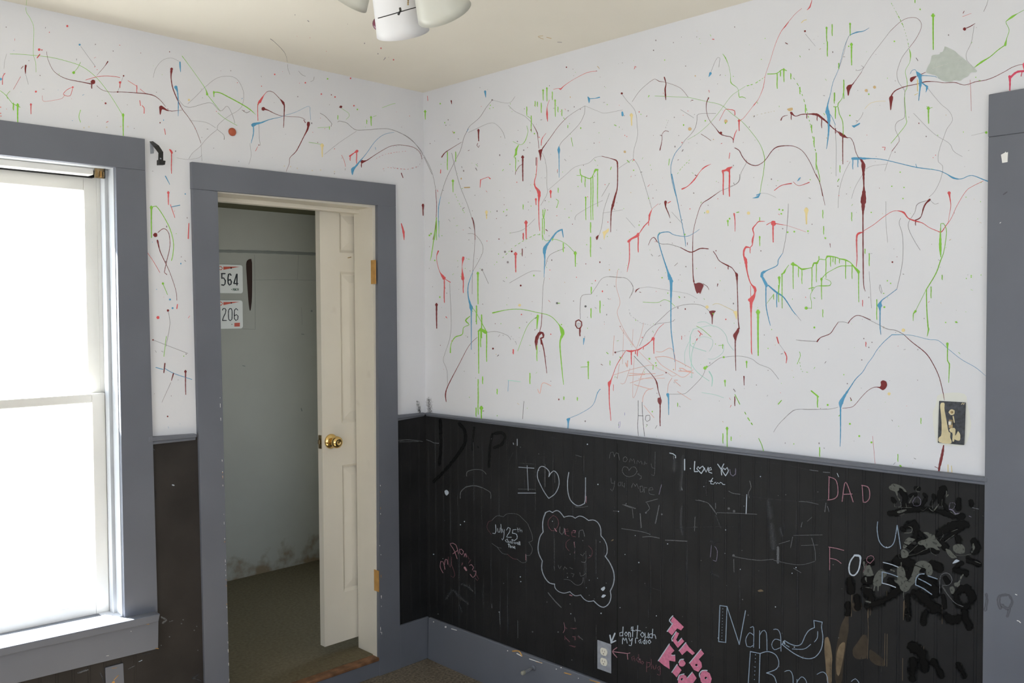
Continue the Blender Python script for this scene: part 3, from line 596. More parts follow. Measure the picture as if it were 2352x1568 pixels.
h 7 440,485 500,550,5 580,630,5 ; m 6 580,630 630,690,9 655,740,16 670,820,8 690,880,9 ; m # 663,880 692,876 704,910 692,955 675,938 663,915 ; m | 12 685,930,215
b 26 758,850,30 765,880,16 767,1040,8 ; k 5 770,845 860,845 920,840 970,800 1040,730 1090,670 1120,600 1160,570 1240,510 1290,495 1400,485 1480,490 1560,515 1620,560 1720,600 1770,650 1810,705
g o 16 1112,598 ; g o 10 1290,495 1130,585 ; g 6 1290,380 1240,385 ; g | 9 1278,375,40
s 7 395,648 530,653 640,650 ; s 8 390,670 460,664 540,660 ; s 5 240,665 420,610 590,570 620,575 ; s 7 640,495 740,490 850,530 980,600 ; s 6 640,495 700,570 830,650 900,685 960,650 1000,610
s 11 870,600 900,602 940,625 985,628 ; s 11 862,625 930,630 1000,645 ; s 5 480,700 640,695 730,695 ; s 7 440,755 600,800 ; s 7 620,790 560,810 525,870 520,920 ; s 6 530,950 570,1000 630,1070
s 5 400,740 530,700 720,660 ; s 4 300,200 430,380 620,570 750,640 800,675 840,665 ; s 4 530,170 500,300 460,420 ; s 3 430,230 420,400 ; s 3 340,230 330,560 ; s 4 440,500 430,880 520,640
s 6 650,440 700,445 770,410 810,430 830,520 830,620 ; s 5 800,690 765,750 755,830 ; s 8 822,712 850,712 ; s 6 820,720 880,770 ; s 5 850,820 980,900 ; s 5 250,290 240,480
s 11 378,530 375,590 360,550 ; s 4 300,560 280,700 ; s 4 540,600 500,690 ; s 4 400,600 350,740 310,740
c 7 1000,230 970,300 970,370 1000,400 1120,440 ; c 5 1000,230 1080,210 1180,195 1260,230 1310,290 1330,360 1380,430 ; c 7 975,300 965,450 985,560 1040,640 1150,720 ; c 7 1030,330 990,440 980,600 988,690 970,680
c 4 1150,440 1180,390 1180,330 1100,300 1040,320 ; c 5 1040,170 1110,160 1200,210 ; c 14 1150,630 1180,690 1175,770,8 ; c 4 1290,380 1280,450 1200,510 1140,510 ; c 4 920,560 920,450 960,350 ; c 5 1080,830 1200,850 1290,880
g 6 1030,200 1090,235 1170,305 ; r 10 1045,245 1070,270 1062,295 ; r 8 1070,270 1085,280 ; r 12 1030,335 1038,320
g | 10 1505,540,55,11 1300,720,50,11 ; g 10 1395,850 1420,900 1440,940 ; m | 11 1393,870,85 ; g ~ 11 1480,1000 1510,1060 1570,1150 ; g 9 1620,1265 1650,1330 1668,1400 ; g | 11 1320,1170,190,15 1280,1220,90 1358,1250,35 2197,1350,85 ; g 13 2120,815 2185,870,16 ; g | 10 2178,870,100 ; g 12 1805,940 1835,905
r 10 1795,305 1810,365 ; k 3 1810,365 1865,440 ; r 13 1865,445 1885,490,14 1880,550,8 ; k 8 1830,465 1850,460
m | 9 1480,680,80,8 ; g 7 2005,445 2015,480 1985,560 ; g ~ 6 2000,500 2025,630 2100,640
k 4 1760,1205 1810,1130 1900,1040 1980,990 2100,992 2269,985
g | 9 852,930,32 ; p 5 350,1020 350,1045 ; p 4 295,1165 297,1110 310,1105 305,1150 295,1165 ; h 4 640,1170 658,1140
g o 9 585,510 ; g 9 620,570 618,612 ; g o 7 645,550 650,575 ; g | 8 210,530,40 ; r | 6 243,755,60 890,295,35
@1800 700 3.92
b 10 975,268,8 900,335,7 840,405,6 800,470 755,530 710,605,7 650,665,9 600,740,12 560,800,20 530,850,30 515,885,44 512,930,16 512,1150,12 507,1275,6 ; b 5 975,268,9 1140,272,5 1300,310 1390,320 1480,395 1600,490 1730,565 1820,640,3
m # 873,690 895,676 925,688 934,720 920,752 895,770 870,755 860,745 878,725 ; m 6 870,745,14 820,740,6 760,770,5 700,830 630,910 580,925 530,930 ; k 4 490,920 400,938 130,940 60,970 0,1030
k 5 690,95 780,140 840,170 930,215,9 1010,230 1080,265 ; m 6 1080,265 1150,330,8 1280,435,10 1350,540,9 1400,650,8 1435,790,8 1447,858,5
g 12 1474,350,24 1475,400,12 1475,500 1492,530,14 1490,600,11 1485,700,6
g 16 250,775 305,820 ; g | 11 304,820,100 ; g o 9 398,900 598,1070 682,1180 792,1237 1555,155 278,203 907,20 ; g | 9 1235,1020,50 323,1290,75 1028,1345,65 ; g # 1035,1440 1060,1440 1068,1472 ; r | 9 740,335,40 ; m 8 600,835 612,860
m 20 1440,1265,14 1430,1330,24 1415,1400,26 1400,1470,20 1398,1500,16 ; m 6 1360,1455 1390,1470
r 3 800,1180 825,1440 ; y o 16 1078,228 ; y o 14 950,800 ; k o 6 575,708 768,382 723,303 705,495
y 12 1480,1440 1480,1505 ; y 10 1510,1450 1515,1505
@280 300 2.18
b 5 218,228,8 240,270,3 ; r | 6 232,310,60,7 ; r 4 243,370 265,435
g | 7 147,385,150,9 ; g 5 150,385 170,378 200,415 240,490 258,560 255,620 248,650
m o 11 167,522 ; m 4 180,510 210,490 235,515 240,580 225,650 213,710 225,720 ; m 8 178,550,12 190,600,6 205,635,5 240,710,3 270,800 275,850
r 3 120,600 155,650 190,710 ; g o 6 205,765 ; g 4 205,765 228,820 ; b o 5 240,845 253,888 ; r 7 278,870 275,890 ; m o 6 230,900 ; r o 8 180,935
k 3 232,905 240,970 220,1080 ; g 4 222,1030 210,1130 ; k 3 155,1047 330,1115 ; m o 4 155,1047
b 5 170,1185 205,1195 ; m 8 215,1165 210,1210 ; b 4 215,1190 260,1215 350,1245 ; m 9 258,1215 248,1250,4 ; m | 6 318,1205,115,7
r 7 335,465 332,540 ; b 5 245,382 290,373 ; m o 4 228,1430 ; k 3 245,1260 200,1360
@1150 30 6.72
t 8 655,350 575,362 660,402 ; t 12 710,375 780,390 ; k 8 875,445 945,450
@1350 700 4.125
h 6 478,905 478,1050 472,1140 480,1240 ; h 6 515,920 520,1050 530,1170 538,1245 ; h 7 478,1048 525,1050 ; h 6 550,1050 585,1045 588,1090 560,1105 545,1085 552,1050 ; h 7 558,1133 565,1138
@900 950 4.125
a 10 60,10 60,11 ; a 6 640,40 760,45 ; a 9 1500,140 1520,128 1550,140 ; a 6 2050,195 2160,215
@1350 700 4.125
a 8 60,1218 110,1222 ; a 7 220,1232 260,1237 ; a 9 600,1275 700,1290 ; a 8 860,1305 930,1312 ; a 10 1250,1352 1300,1358 ; a 14 1610,1385 1660,1390 ; a 8 1380,1372 1430,1377 ; a 9 1880,1420 1950,1428
@1800 700 3.92
a 10 10,1352 90,1356 ; a 9 360,1387 470,1397 ; a 7 1080,1476 1200,1490 ; a 8 1500,1515 1700,1540
"""
CHALK = [
('chalk_drawing', 'white chalk capital I, heart and capital U', """
@900 950 4.125
V 7 1205,505 1350,515 ; V 6 1285,490 1295,725 ; V 8 1200,750 1365,750 ; D 5 1200,712 1360,715 ; D 4 1210,468 1350,475
V 8 1490,595 1495,550 1460,510 1420,497 1390,530 1383,600 1420,690 1460,760 1490,800 ; V 8 1490,800 1550,755 1585,680 1585,610 1565,560 1535,540 1510,560 1490,595
V 9 1680,555 1668,640 1672,740 1695,815 1740,860 1775,870 1815,855 1835,820 1838,605
R 5 1845,780 1845,840 ; D 5 1740,880 1800,885 1860,875 ; D 6 1455,480 1455,690 ; D 5 1548,560 1548,650
"""),
('chalk_writing', 'faint chalk cloud around the date July 25th', """
@900 950 4.125
D 5 950,1010 1000,965 1060,975 ; D 5 1060,975 1100,945 1190,950 1240,990 ; D 5 1240,990 1290,1040 1300,1065 ; D 5 1300,1065 1330,1140 1335,1200 1300,1215 ; D 5 1300,1215 1335,1280 1310,1340 1270,1335 ; D 5 1275,1335 1280,1395 1240,1410 1190,1375 ; Q 6 1190,1375 1150,1370 1100,1330 ; D 5 1100,1330 1050,1320 1000,1260 ; D 5 1040,1272 1000,1260 950,1225 ; Q 5 945,1140 905,1080 920,1020 950,1010 ; R 5 1272,1330 1272,1385
W 6 985,1050 990,1110 980,1135 960,1130 ; W 5 1005,1085 1010,1120 1025,1120 1030,1080 ; W 5 1036,1045 1042,1125 ; W 5 1048,1090 1056,1120 / 1068,1095 1065,1160 1052,1195 1045,1182
W 6 1090,1100 1105,1075 1125,1085 1115,1125 1090,1165 1135,1168 ; W 6 1180,1095 1150,1098 1145,1130 ; W 6 1145,1130 1185,1140 1190,1180 1165,1200 1140,1190
W 4 1195,1078 1200,1120 / 1190,1095 1210,1092 / 1215,1080 1218,1118 / 1218,1102 1235,1100 1236,1120
W 5 1093,1186 1078,1198 1090,1214 / 1100,1185 1103,1220 / 1103,1205 1113,1205 1115,1222 / 1130,1205 1122,1215 1130,1225 1134,1208 1137,1226 / 1142,1190 1146,1228 / 1160,1212 1164,1232 1170,1218 1175,1234 1180,1215 / 1195,1215 1186,1226 1195,1236 1199,1216 1202,1238 / 1208,1208 1211,1240 / 1216,1210 1218,1242
W 6 1105,1235 1120,1238 / 1112,1230 1113,1262 / 1126,1245 1127,1264 / 1133,1268 1134,1250 1141,1262 1148,1250 1152,1270 / 1158,1262 1172,1262 1165,1252 1157,1264 1172,1276
"""),
('chalk_writing', 'pink chalk words curving below the date cloud', """
@980 1220 7.84
R 13 300,745 250,640 260,540 / 260,540 300,545 320,600 335,680 / 325,600 345,500 375,510 385,590 ; Q 13 395,455 400,580 430,645 450,600 455,460 / 455,600 500,720 510,790 490,830 440,800
R 13 555,490 500,340 435,240 430,215 480,210 530,240 560,320 580,400 / 480,400 555,345 / 600,320 600,380 640,420 670,360 630,318 600,325 / 690,400 680,460 710,390 720,460 ; Q 13 740,440 770,500 / 760,570 800,510 ; R 13 780,610 810,595 850,640 830,690 / 850,710 895,715 880,790 840,830 790,770 ; Q 13 900,780 940,850 920,885 880,840
R 36 690,650 718,695 ; Q 26 650,570 640,600
E 70 360,1200 480,1060 600,1180 740,1290 ; E 60 650,950 760,1000 820,1060 ; E 40 600,1330 640,1450
"""),
('chalk_drawing', 'white chalk thought cloud with faded words inside', """
@1220 1150 6.03
V 15 170,430 163,330 175,240 205,160,18 ; V 12 205,160 260,138 300,160 ; V 13 300,160 350,132 400,150 460,225 ; V 11 460,225 520,208 580,215 615,238 ; V 11 615,238 670,208 730,222 800,270 ; V 12 800,270 860,262 920,290 965,370 970,480 ; V 12 970,480 1020,540 1055,630 1055,720 1030,765,16 ; V 15 1030,765 1090,850 1140,960 1155,1060 1140,1160 1100,1245 ; V 14 1100,1245 1110,1330 1080,1420 1010,1470 940,1445 870,1380 ; V 12 870,1380 800,1390 740,1360 690,1300 ; V 11 690,1300 610,1310 540,1255 ; V 11 540,1255 460,1275 380,1250 335,1200 330,1150 ; V 14 330,1150 260,1135 200,1070 160,980 150,900 160,830 ; V 13 160,830 115,740 100,640 125,500 170,430
Q 10 310,200 250,260 240,340 290,410 350,390 385,310 360,230 310,200 ; R 12 330,380 355,420 ; D 11 405,360 400,430 430,465 460,430 460,375 ; R 11 470,385 478,460 ; Q 10 478,420 520,420 510,385 478,400 490,470 530,485 ; R 11 590,410 620,410 610,440 ; Q 10 570,440 620,430 600,400 565,430 575,490 620,495 ; D 11 665,500 675,410 720,400 745,490
Q 9 540,530 490,570 490,640 530,690 ; R 12 600,570 610,640 ; R 10 610,700 605,720 ; D 9 690,740 720,760 745,720 / 760,700 770,790 750,850 700,840 ; Q 9 800,620 850,680 840,760 790,790
D 8 330,960 320,900 / 380,890 400,940 420,900 / 450,950 470,910 500,940 / 540,920 580,940 ; D 8 560,1000 600,1010 580,1050 ; D 8 680,990 690,1040 730,1030 760,1000 / 765,1000 765,1070 ; D 8 460,1085 540,1095 620,1160 680,1160 720,1120 725,1060 ; E 24 610,560 610,800 ; E 26 765,700 765,1060 ; E 24 905,530 905,1000 ; E 18 330,520 330,960 ; R 14 540,1300 570,1310 ; D 16 240,1270 330,1380 420,1470
W # 963,1215 1022,1178 1032,1212 1000,1250 ; W # 973,1332 1000,1290 1048,1302 1010,1338
W o 5 300,280 510,1055 810,1095 925,1068 770,1200 ; D o 7 720,548 505,1000 545,735 1045,1135 810,1305 880,1355 545,1427 225,1398
"""),
('chalk_writing', 'faded chalk writing in three lines with a heart', """
@1380 1000 4.125
D 5 85,215 95,160 120,155 130,200 / 130,200 150,162 168,170 180,230 / 215,215 235,198 255,225 238,250 215,240 215,215 / 275,250 285,215 300,240 315,220 325,262 / 345,265 352,232 368,258 385,238 395,270 / 412,275 420,242 430,270 440,262
D 5 480,265 490,305 515,310 / 518,155 515,330 505,380 485,370
D 5 270,330 255,300 225,292 205,330 230,375 270,390 / 270,390 315,378 345,340 330,300 295,300 270,330 ; D 6 365,358 350,362 388,385 385,405 370,412 ; D 4 352,325 348,345
D 5 100,400 105,450 130,450 / 135,430 125,500 110,525 95,505 / 190,440 168,445 168,475 188,475 192,440 / 205,440 205,475 225,480 / 228,450 225,490
D 6 295,490 310,450 330,480 / 330,480 345,455 360,500 / 375,480 398,478 402,530 378,535 375,480 / 415,540 415,490 440,495 / 460,515 500,512 488,488 462,500 465,550 510,560 ; X 7 578,465 555,555
"""),
('chalk_writing', 'white chalk words I love you with hearts for the letter O', """
@1380 1000 4.125
W 10 797,225 797,325 ; W 10 893,245 890,340 920,340 ; W 9 940,312 925,292 913,312 955,358 / 955,358 982,312 968,288 940,312 ; W 8 985,305 1000,345 1020,300 / 1025,328 1052,322 1045,300 1026,312 1027,345 1055,355 ; W 9 1110,270 1145,320 / 1168,268 1145,320 1148,372 ; W 9 1180,322 1165,305 1153,330 1185,380 / 1185,380 1212,332 1200,302 1180,322 ; X 9 1225,320 1232,365 1255,382 1278,365 1280,315
W 7 1030,430 1062,432 / 1065,402 1045,430 1045,455 1072,460 1080,445 1092,440 1095,458 1110,445 1125,455 1135,442 1150,448 1160,462 1178,463
"""),
('chalk_smear', 'smudged white chalk streaks below the chair rail', """
@1380 1000 4.125
W 9 655,165 685,172 710,190 710,210 ; D 10 690,190 692,220 ; E 60 700,240 700,320 ; E 45 780,200 770,400 760,510 ; D 20 765,495 770,510
E 70 1590,640 1610,760 ; E 80 1620,860 1640,1050 ; D 26 1680,1060 1680,1200 ; E 40 1700,880 1720,940 ; E 34 770,680 760,820 775,930
W 8 1385,560 1378,740 ; D 8 1412,430 1425,490 1400,540 1410,590 ; D 7 1100,730 1300,735 1480,745 ; D 6 900,610 1020,640 1100,745 ; D 8 1215,525 1250,545 1320,555 ; E 9 1320,560 1600,600 1900,620 2150,605 ; D 7 1880,625 1960,628 2060,650
X 6 1050,1040 1040,1150 / 1080,1050 1105,1090 1095,1190 1065,1180 ; D 7 1690,1025 1790,995 / 1820,960 1800,1060 ; D 7 1250,1140 1340,1160 1500,1180 1640,1170 ; D 6 1640,1180 1800,1215 1920,1220 2030,1190 ; D 7 2000,970 2030,1080 2035,1180 ; D 6 1830,945 2100,940 ; D 5 1900,1040 2060,1035
D 7 200,880 390,910 470,935 ; D 9 400,960 470,955 555,970 ; D 10 615,990 700,993 820,1000 ; W o 5 170,718 635,1025 1185,893 ; D o 12 1215,690 1265,715 1260,1135 ; D 12 375,740 385,870 ; D 11 555,660 520,830 ; D 9 230,655 330,690 ; D 6 300,690 310,780 ; D 8 430,630 540,600 ; D 7 440,640 465,690 435,720 ; D o 9 580,745 430,730
D 9 930,610 980,625 ; D 8 1030,650 1100,745 ; D 9 1090,640 1090,690 ; E 26 1090,760 1140,870 ; D 8 895,770 890,900 ; D 6 880,865 920,868 ; E 5 1000,420 1000,560 / 1005,420 1005,590 ; E 9 690,880 860,870 1100,862 1290,865
E 5 2080,720 2065,1530 / 1925,640 1905,860 / 1335,790 1325,980 / 590,1000 590,1480 / 1525,300 1520,620 ; D 8 1910,820 1900,865 ; D 8 1262,1170 1265,1290 ; E 40 1050,1300 1110,1330 ; D 8 1830,1255 1900,1298 ; E 8 1400,250 1700,270 2000,330 ; D 9 1980,325 2060,335 ; D 9 2110,345 2170,350 ; E 8 350,870 480,930 ; E 9 420,1420 600,1480 ; E 6 720,1270 800,1240 ; E 8 960,1210 1010,1240 ; D 5 1960,810 2005,770
D 9 2135,640 2125,720 ; D 8 2150,670 2165,720 ; E 7 1010,1030 1200,1015 ; E 30 1050,1000 1080,1010
"""),
('chalk_writing', 'pink chalk capitals spelling DAD', """
@1850 1060 4.355
R 9 240,155 235,370 / 235,150 300,175 325,240 325,330 290,370 225,382 ; R 9 370,395 405,205 480,400 / 385,325 470,322 ; R 9 570,240 580,395 / 580,402 605,405 640,370 645,300 625,250 565,235 ; W 6 320,115 335,150
"""),
('chalk_writing', 'blue and pink chalk letter U above the word forever', """
@1850 1060 4.355
B 9 725,600 720,680 740,790 790,850 840,855 890,800 920,635 / 920,635 940,760 955,870 ; W o 6 815,853 840,853
R 8 245,855 245,1080 / 235,852 310,865 385,885 / 250,965 310,978 360,1015
W 14 495,935 455,990 438,1060 450,1120 490,1135 530,1090 550,1010 548,945,22 495,935,20
R 6 650,1015 690,970 680,945 655,937 625,950 615,990 650,1015 ; Q 6 620,1010 580,1100
W 9 780,1005 860,1025 930,1052 ; B 9 770,1100 850,1120 925,1148 / 770,1100 770,1212 ; W 9 770,1212 840,1230 905,1255
B 10 1190,1120 1140,1125 1110,1165 1105,1230 / 1105,1230 1180,1265 1265,1325 / 1230,1140 1320,1170 / 1135,1168 1200,1200 1260,1235
D 8 1345,1310 1350,1160 1385,1115 1440,1120 1470,1180 1440,1230 1375,1232 ; D 7 1370,1245 1420,1320 1500,1410 1580,1445
"""),
('paint_smear', 'grey rubbed patches over the black scribble', """
@2020 1090 8.25
G # 175,240 200,200 260,165 340,180 430,220 500,290 515,330 480,320 400,270 320,330 250,300 200,280 ; G # 290,300 350,330 350,430 400,470 380,500 330,400 ; G 10 280,540 290,605 410,600 ; G 14 400,520 410,590 ; G 14 500,540 515,610 ; G 9 300,605 420,620 620,620 / 760,640 830,680 900,620
G 14 740,230 690,270 700,310 760,325 ; G 24 640,400 600,470 570,530 ; X 9 680,430 630,520 650,580 720,590 780,560 780,470 740,420 680,430 ; G 12 1010,480 1000,560 1020,660 1070,640 1130,550 ; G 24 950,640 1020,690 1090,600 ; G 22 1270,310 1270,420 1300,380 ; G 16 1190,470 1180,570 1200,600
X 8 1340,530 1420,530 1440,560 1400,640 1320,660 1340,530 ; X 26 1330,650 1400,680 1440,740 1500,730 ; G 16 1350,700 1440,755 1520,720 ; G # 330,690 500,650 520,670 460,700 380,730 340,720 ; G 12 390,765 470,740 ; D 18 1760,620 1880,650 ; G 14 1760,680 1800,670 ; X 12 1700,780 1740,800 ; G 10 1950,775 1975,785
G 20 560,980 620,1010 600,1090 480,1100 ; G # 480,1250 550,1180 620,1200 690,1220 620,1270 540,1340 480,1400 440,1390
G # 820,1090 900,1080 980,1120 1050,1140 1060,1200 1120,1260 1190,1300 1170,1370 1080,1350 1150,1420 1120,1450 1020,1380 950,1380 880,1400 840,1330 780,1330 720,1300 760,1240 860,1230 940,1190 900,1140
G 12 560,1480 720,1330 / 540,1530 700,1500 840,1430 920,1400 ; G 12 960,1380 980,1470 1080,1530 ; G 8 1200,1060 1210,1290 ; G 10 1360,1080 1480,1030 ; G 10 1220,1130 1150,1240 ; G 11 1240,1270 1330,1200 1420,1140
G # 1390,1350 1450,1310 1560,1310 1620,1370 1620,1480 1540,1500 1450,1480 1400,1440 ; G # 1240,1390 1340,1420 1400,1500 1480,1568 1380,1590 1300,1520 ; G 50 1780,1320 1790,1400 1760,1460 ; G 10 1450,1520 1560,1530 1740,1500
G # 400,1430 460,1400 540,1450 560,1510 520,1570 420,1580 ; G 8 370,1500 360,1560 420,1590 
@1920 1250 6.72
G # 410,270 440,250 470,330 530,310 560,400 590,470 540,490 470,490 410,460 440,380 ; G 40 460,520 470,560 ; G 12 460,660 550,670
G # 640,420 700,370 740,400 790,430 780,490 740,510 715,590 690,640 665,640 660,720 645,720 640,640 610,640 595,720 575,715 590,640 570,590 590,500 ; G 26 850,390 900,410
G # 940,360 990,330 1040,350 1070,420 1080,510 1130,560 1190,420 1220,300 1290,250 1400,250 1480,320 1500,420 1470,480 1400,480 1390,370 1330,350 1280,420 1300,460 1240,560 1200,610 1160,640 1130,700 1070,740 1000,700 970,610 910,580 900,540 950,560 ; G 14 1045,730 1045,830 ; G 20 1010,280 1010,330
W # 1790,300 1850,225 1920,250 1860,280 ; G 34 1880,620 1920,540 1960,470 ; G # 1820,590 1900,580 1920,620 1880,660 1830,640 ; G # 1750,660 1810,640 1840,690 1820,760 1780,760 ; G 12 1640,620 1740,780 1840,900 1950,960 1970,960 ; G 10 1070,1080 1110,1075 1145,1110 ; G 34 470,880 530,890 ; G 16 2150,260 2230,290
"""),
('paint_smear', 'glossy black scribble and drips covering the words', """
@1850 1060 4.355
Z 50 850,515 900,520 960,490 1100,478 1250,480 1400,510 1480,540 1570,545 ; Z 46 960,290 1000,350 990,450 ; Z 36 870,370 890,395 ; Z 34 1105,265 1135,270 ; Z 34 1055,340 1100,325 ; Z 30 1050,430 1120,430 ; Z 34 1190,330 1215,350 1170,430 ; Z 34 1280,340 1290,370 1260,420 ; Z 60 1380,275 1355,350 1360,400 ; Z 40 1400,440 1420,470 ; Z 50 1530,390 1530,460 ; Z 42 1655,405 1660,430
Z 60 1020,640 1080,620 1110,680 1095,760 ; Z 40 970,670 985,680 ; Z 70 1340,720 1400,680 1500,640 1600,635 ; Z 40 1380,770 1480,720 1560,670 ; Z 50 1150,720 1180,760 1140,790 ; Z 46 1010,830 1060,850 ; Z 60 1080,870 1160,860 ; Z 40 1050,930 1150,910 1250,880 ; Z 50 1280,890 1310,890 ; Z 30 945,945 955,955 ; Z 60 1350,800 1400,850 ; Z 54 1530,770 1540,800 ; Z 60 1690,800 1720,860 1690,900 ; Z 40 1630,960 1740,1030
@1920 1250 6.72
Z 110 220,570 230,700 ; Z 90 460,300 540,280 ; Z 120 470,560 600,540 ; Z 130 460,700 540,800 ; Z 130 520,940 700,880 860,780 960,720 ; Z 90 330,820 340,960 ; Z 100 800,340 900,300 ; Z 130 950,260 1080,270 1150,380 1130,480 ; Z 100 1180,300 1330,360 ; Z 110 1500,310 1600,360 ; Z 150 1330,560 1480,620 1540,730 ; Z 140 1240,760 1420,880 1500,980 ; Z 90 1380,1060 1360,1200 ; Z 100 850,560 920,650 ; Z 70 1110,800 1120,960 1110,1120
Z 100 1860,400 1990,440 ; Z 60 1690,520 1740,600 ; Z 100 2020,680 2100,800 2060,920 1960,960 1860,880 1850,760 1930,690 ; Z 110 1560,980 1680,1120 1820,1180 1880,1140 ; Z 100 1980,1060 2060,1260 ; Z 60 1660,800 1680,960 ; Z 60 1880,330 1940,290 ; Z 80 2060,260 2180,300
@1840 1380 4.594
Z 90 1180,480 1280,560 1300,700 ; Z 80 1180,640 1180,800 ; Z 60 1400,640 1480,780 ; Z 60 1660,680 1720,780 ; Z 60 500,40 490,120 ; Z 60 1130,110 1130,180
"""),
('scraped_wood', 'tan and brown patches and streaks on the black panel', """
@1840 1380 4.594
T # 250,390 285,372 310,450 332,600 322,700 325,880 272,880 258,640 245,520 ; U # 420,250 500,100 505,300 480,430 450,650 430,880 360,880 360,560 390,400 ; T # 440,430 470,440 440,640 400,800 370,760 372,560 400,470
U # 545,500 600,430 650,350 700,360 700,600 640,615 580,610 545,570 ; U # 720,500 780,540 880,620 890,690 800,680 720,620 ; U # 520,20 640,10 650,80 560,120
T 4 535,0 530,150 / 718,0 702,120 710,300 700,610 / 738,40 730,150 / 885,340 880,680 / 908,345 905,690 / 1082,0 1080,200 / 1108,0 1104,180 / 1268,470 1262,590 / 1295,480 1285,610 / 1490,20 1488,240 / 1072,600 1070,840 / 1690,660 1688,760
@1850 1060 4.355
T 4 465,1330 460,1550 / 640,1300 630,1560 / 655,1330 650,1400 / 990,1380 990,1550 / 1012,1390 1010,1540 / 815,1290 815,1380
@1380 1000 4.125
T # 1483,1468 1520,1453 1547,1475 1500,1480 ; T # 92,1000 115,985 118,995
"""),
('chalk_writing', 'solid pink block letters with white edges', """
@1480 1390 8.81
S # 590,220 805,430 750,500 670,460 565,600 480,520 585,360 540,310 ; S # 650,530 710,560 650,690 690,740 760,660 815,720 685,855 575,710 ; S # 850,750 905,835 1030,960 980,1000 870,910 770,1000 712,915 ; S # 1150,890 1215,970 1110,1085 1160,1150 1175,1240 1100,1340 1010,1300 925,1170
S # 1240,1310 1330,1370 1370,1480 1340,1600 1240,1610 1150,1540 1125,1430 1170,1330 ; S # 515,790 615,910 545,980 635,1020 635,1135 510,1110 520,1285 400,1210 295,1120
S o 70 770,1165 ; S # 670,1190 760,1305 660,1450 570,1350 ; S # 790,1390 850,1420 890,1500 880,1600 760,1640 690,1560 690,1450 ; S # 985,1350 1065,1465 985,1580 900,1640 850,1560 880,1470
W 22 580,208 520,280 515,310 / 515,310 560,360 / 580,365 470,522 ; W 22 650,528 560,670 572,715 ; W 20 760,660 695,735 ; W 22 845,750 710,910 ; W 22 1150,885 920,1160 ; W 24 1135,1450 1120,1380 1180,1312 1275,1312 ; W 22 510,778 290,1115 ; W 20 555,1010 625,1002 ; W 22 670,1190 565,1345 ; W 22 705,1150 730,1095 800,1085 ; W 22 685,1500 715,1410 810,1382 ; W 22 975,1345 880,1460
Z o 24 1060,1200 1250,1462 768,1488 ; W o 12 1078,1225 1268,1476 785,1500
"""),
('chalk_drawing', 'white chalk outlined word Nana with a banana', """
@1300 1360 3.36
B 7 1190,100 1180,378 / 1180,378 1235,385 / 1235,385 1245,108 / 1245,108 1190,100 ; B 7 1245,108 1340,400 / 1340,400 1388,140 ; B 6 1425,270 1445,262 1452,290 1450,422 / 1450,330 1420,310 1390,360 1400,415 1425,420 1450,405 ; B 6 1495,430 1497,295 / 1497,330 1520,295 1548,310 1553,445 ; B 6 1605,285 1635,285 1658,330 1662,452 / 1658,370 1615,360 1590,400 1610,440 1655,425
B 7 1915,215 1980,228 / 1980,228 1975,270 1985,350 1970,440 1920,500 1850,508 1780,480 1720,440 1670,400 / 1670,400 1690,370 / 1690,370 1730,395 1780,410 1820,395 1850,330 1880,290 1920,270 / 1920,270 1915,215 ; B 6 1945,300 1942,350 1920,380 / 1890,400 1840,435 1750,435 / 1700,405 1725,420 ; B 14 1683,378 1690,395
B o 3 1213,125 1212,150 1211,175 1210,200 1210,222 1209,245 1208,268 1207,290 1207,312 1206,335 1206,362
"""),
('chalk_writing', 'white chalk outlined word running off below Nana', """
@1300 1360 3.36
B 7 1425,455 1405,760 / 1425,455 1500,470 / 1500,470 1490,760 ; B 7 1500,470 1560,455 1620,480 1645,540 1625,590 1550,620 / 1550,620 1610,650 1640,760 ; B 6 1690,610 1725,600 1752,640 1755,760 ; B 6 1785,760 1785,670 / 1785,690 1820,650 1855,680 1865,760 ; B 6 1940,630 1985,612 2018,650 2025,760 ; B 6 2205,685 2235,665 2265,700 2272,760
B o 4 1465,480 1464,508 1463,535 1462,575 1460,605 1458,635 1457,670
"""),
('chalk_writing', 'small white chalk note with an arrow above the outlet', """
@1300 1360 3.36
W 6 440,305 418,310 418,335 440,332 / 443,265 440,335 / 466,304 454,320 466,336 478,321 466,304 / 485,340 485,306 / 485,314 494,306 500,314 500,342 / 509,266 506,280 / 519,264 516,340 / 506,290 534,296
W 6 556,255 550,345 / 540,290 578,296 / 592,305 577,325 592,345 606,328 592,305 / 612,312 616,345 634,345 638,312 / 634,345 642,350 / 664,318 646,322 646,345 664,350 / 672,282 668,350 / 668,328 688,325 696,355
W 6 438,395 442,348 455,372 466,350 475,390 / 488,352 498,375 515,352 / 515,352 505,410 490,406 / 540,390 540,352 556,352 / 580,362 562,375 572,392 580,370 584,392 / 608,368 594,380 606,395 / 612,342 612,396 / 624,368 624,395 / 647,365 634,380 647,395 658,382 647,365
W 11 342,330 352,385 / 380,315 350,388 / 350,388 385,372
"""),
('chalk_writing', 'faded pink chalk note with an arrow pointing at the outlet', """
@1300 1360 3.36
R 7 362,455 470,470 / 395,425 362,455 395,500 ; R 6 480,515 476,470 496,466 ; Q 7 528,490 508,500 515,525 530,500 534,528 / 560,500 545,515 560,535 / 563,478 567,542 / 577,512 578,542 / 592,530 580,542 592,554 602,540 592,530 ; Q 7 625,610 625,535 / 625,540 650,540 648,570 625,578 / 660,515 663,585 / 674,560 680,590 694,588 697,560 / 726,568 708,580 720,602 730,572 728,640 708,630
Q 8 0,270 10,280 / 55,340 70,345 70,365 ; Q 9 60,280 80,276 / 0,350 30,380 / 40,410 70,420 / 95,340 110,350
"""),
